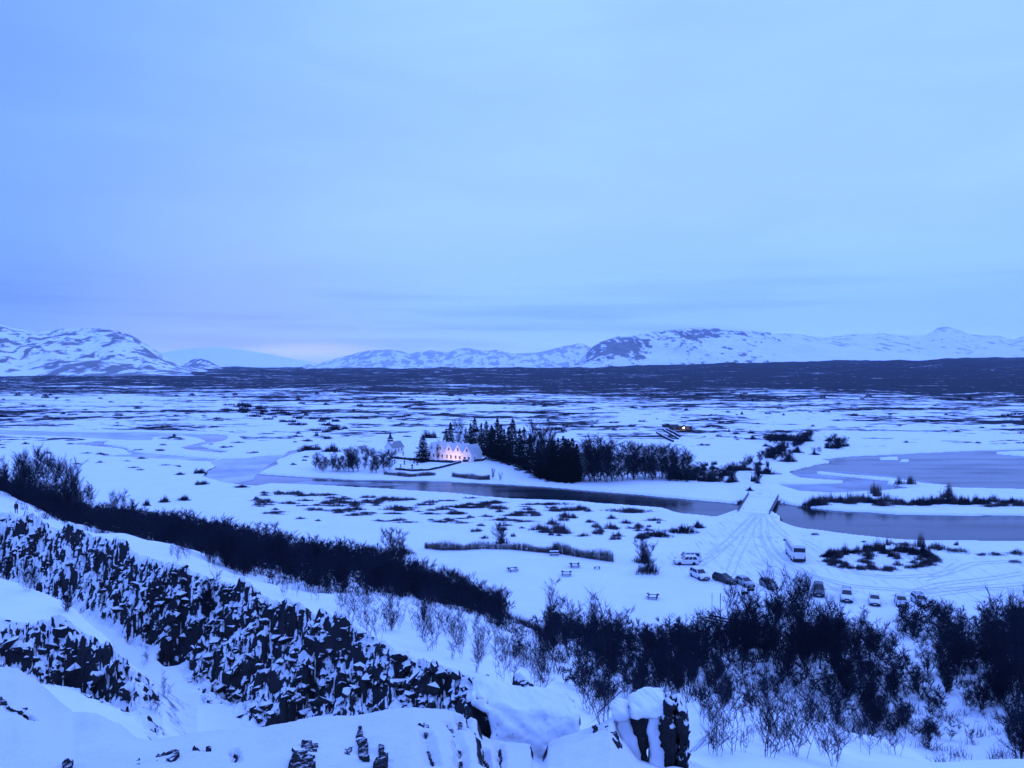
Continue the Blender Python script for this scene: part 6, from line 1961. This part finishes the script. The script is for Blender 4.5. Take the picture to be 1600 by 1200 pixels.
# ------------------------------------------------------------------ the walker on the path
def person(x, y, z, rz, h, lb):
    J = {'hip': (0, 0, .93), 'waist': (0, 0, 1.08), 'chest': (0, .01, 1.30), 'neck': (0, .01, 1.47), 'head0': (0, .03, 1.55), 'head1': (0, .05, 1.66), 'head2': (0, .04, 1.75)}
    Rd = {'hip': .15, 'waist': .135, 'chest': .155, 'neck': .062, 'head0': .075, 'head1': .095, 'head2': .07}
    E = [('hip', 'waist'), ('waist', 'chest'), ('chest', 'neck'), ('neck', 'head0'), ('head0', 'head1'), ('head1', 'head2')]
    for s_, n in ((-1, 'l'), (1, 'r')):
        st = .12 * s_
        for k, p, r in (('th', (.09 * s_, 0, .86), .105), ('kn', (.10 * s_, st + .03, .50), .075), ('an', (.10 * s_, st * 1.5 - .03, .10), .055), ('to', (.11 * s_, st * 1.5 + .13, .04), .045),
                        ('sh', (.19 * s_, .01, 1.40), .072), ('el', (.25 * s_, -st * .4 - .02, 1.13), .054), ('wr', (.25 * s_, -st + .06, .90), .04), ('pa', (.25 * s_, -st + .09, .82), .036)):
            J[k + n] = p; Rd[k + n] = r
        E += [('hip', 'th' + n), ('th' + n, 'kn' + n), ('kn' + n, 'an' + n), ('an' + n, 'to' + n), ('chest', 'sh' + n), ('sh' + n, 'el' + n), ('el' + n, 'wr' + n), ('wr' + n, 'pa' + n)]
        for f in range(5):
            fx = (f - 1.5) * .018 if f < 4 else .0
            a = 'f%d%s' % (f, n)
            J[a] = (.25 * s_ + fx * .3 - (.035 * s_ if f == 4 else 0), -st + .09 + fx + (.03 if f == 4 else 0), .74 - (.01 if f in (1, 2) else 0) + (.05 if f == 4 else 0)); Rd[a] = .010
            E.append(('pa' + n, a))
    keys = list(J); me = bpy.data.meshes.new('body')
    me.from_pydata([J[k] for k in keys], [(keys.index(a), keys.index(b)) for a, b in E], [])
    o = bpy.data.objects.new('tmp', me); col.objects.link(o)
    o.modifiers.new('s', 'SKIN'); sk = me.skin_vertices[0].data
    for i, k in enumerate(keys): sk[i].radius = (Rd[k], Rd[k]); sk[i].use_root = (k == 'hip')
    o.modifiers.new('d', 'SUBSURF').levels = 1
    dg = bpy.context.evaluated_depsgraph_get()
    m2 = bpy.data.meshes.new_from_object(o.evaluated_get(dg)); m2.name = 'body'
    bpy.data.objects.remove(o)
    p = tag(empty('person', (x, y, z), rz), lb, 'person')
    p.scale = (h / 1.80,) * 3
    link('body', m2, M['cloth_dark'], p)
    hd = MB(); bmesh.ops.create_uvsphere(hd.bm, u_segments=12, v_segments=8, radius=.108); bmesh.ops.transform(hd.bm, matrix=Matrix.Translation((0, .03, 1.71)) @ Matrix.Diagonal((1, 1.08, .95, 1)), verts=hd.bm.verts)
    hd.build('hat', M['cloth_cap'], p, True)
    fc = MB(); bmesh.ops.create_uvsphere(fc.bm, u_segments=12, v_segments=8, radius=.085); bmesh.ops.transform(fc.bm, matrix=Matrix.Translation((0, .075, 1.63)) @ Matrix.Diagonal((.9, .9, 1.1, 1)), verts=fc.bm.verts)
    f = fc.build('face', M['skin'], p, True)
    MB().cyl((0, .14, 1.64), (0, .185, 1.61), .018, .012, 6).build('nose', M['skin'], f)
    jk = MB(); jk.cyl((0, 0, .82), (0, .01, 1.42), .20, .175, 14); jk.build('jacket', M['cloth_dark'], p, True)
    return p


px_, py_ = (22 - 800) / F * 114, 114.0
person(px_, py_, gz(px_, py_), R(200), 1.78, 'lone person in dark winter clothes walking on the snowy path at left')


# ------------------------------------------------------------------ labels: tell members of large look-alike groups apart by where they stand in their group
same = {}
for o in list(col.objects):
    if o.parent is None and o.get('group') and o.get('label'): same.setdefault((o['group'], o['label']), []).append(o)
for (gr, lb), os_ in same.items():
    if len(os_) < 5 or len(lb.split()) > 12: continue
    pr = [project(*o.location) for o in os_]
    us = sorted(p[0] for p in pr); vs2 = sorted(p[1] for p in pr); n = len(os_)
    hs = sorted(o.scale[2] for o in os_)
    for o, (u, v) in zip(os_, pr):
        side = 'left' if u <= us[n // 4] else 'mid left' if u <= us[n // 2] else 'mid right' if u <= us[3 * n // 4] else 'right'
        dep = 'nearer' if v > vs2[n // 2] else 'farther'
        size = 'taller' if o.scale[2] > hs[n // 2] else 'lower'
        o['label'] = f'{lb}, {size} {dep} {side} part' if len(lb.split()) <= 11 else f'{lb}, {dep} {side}'
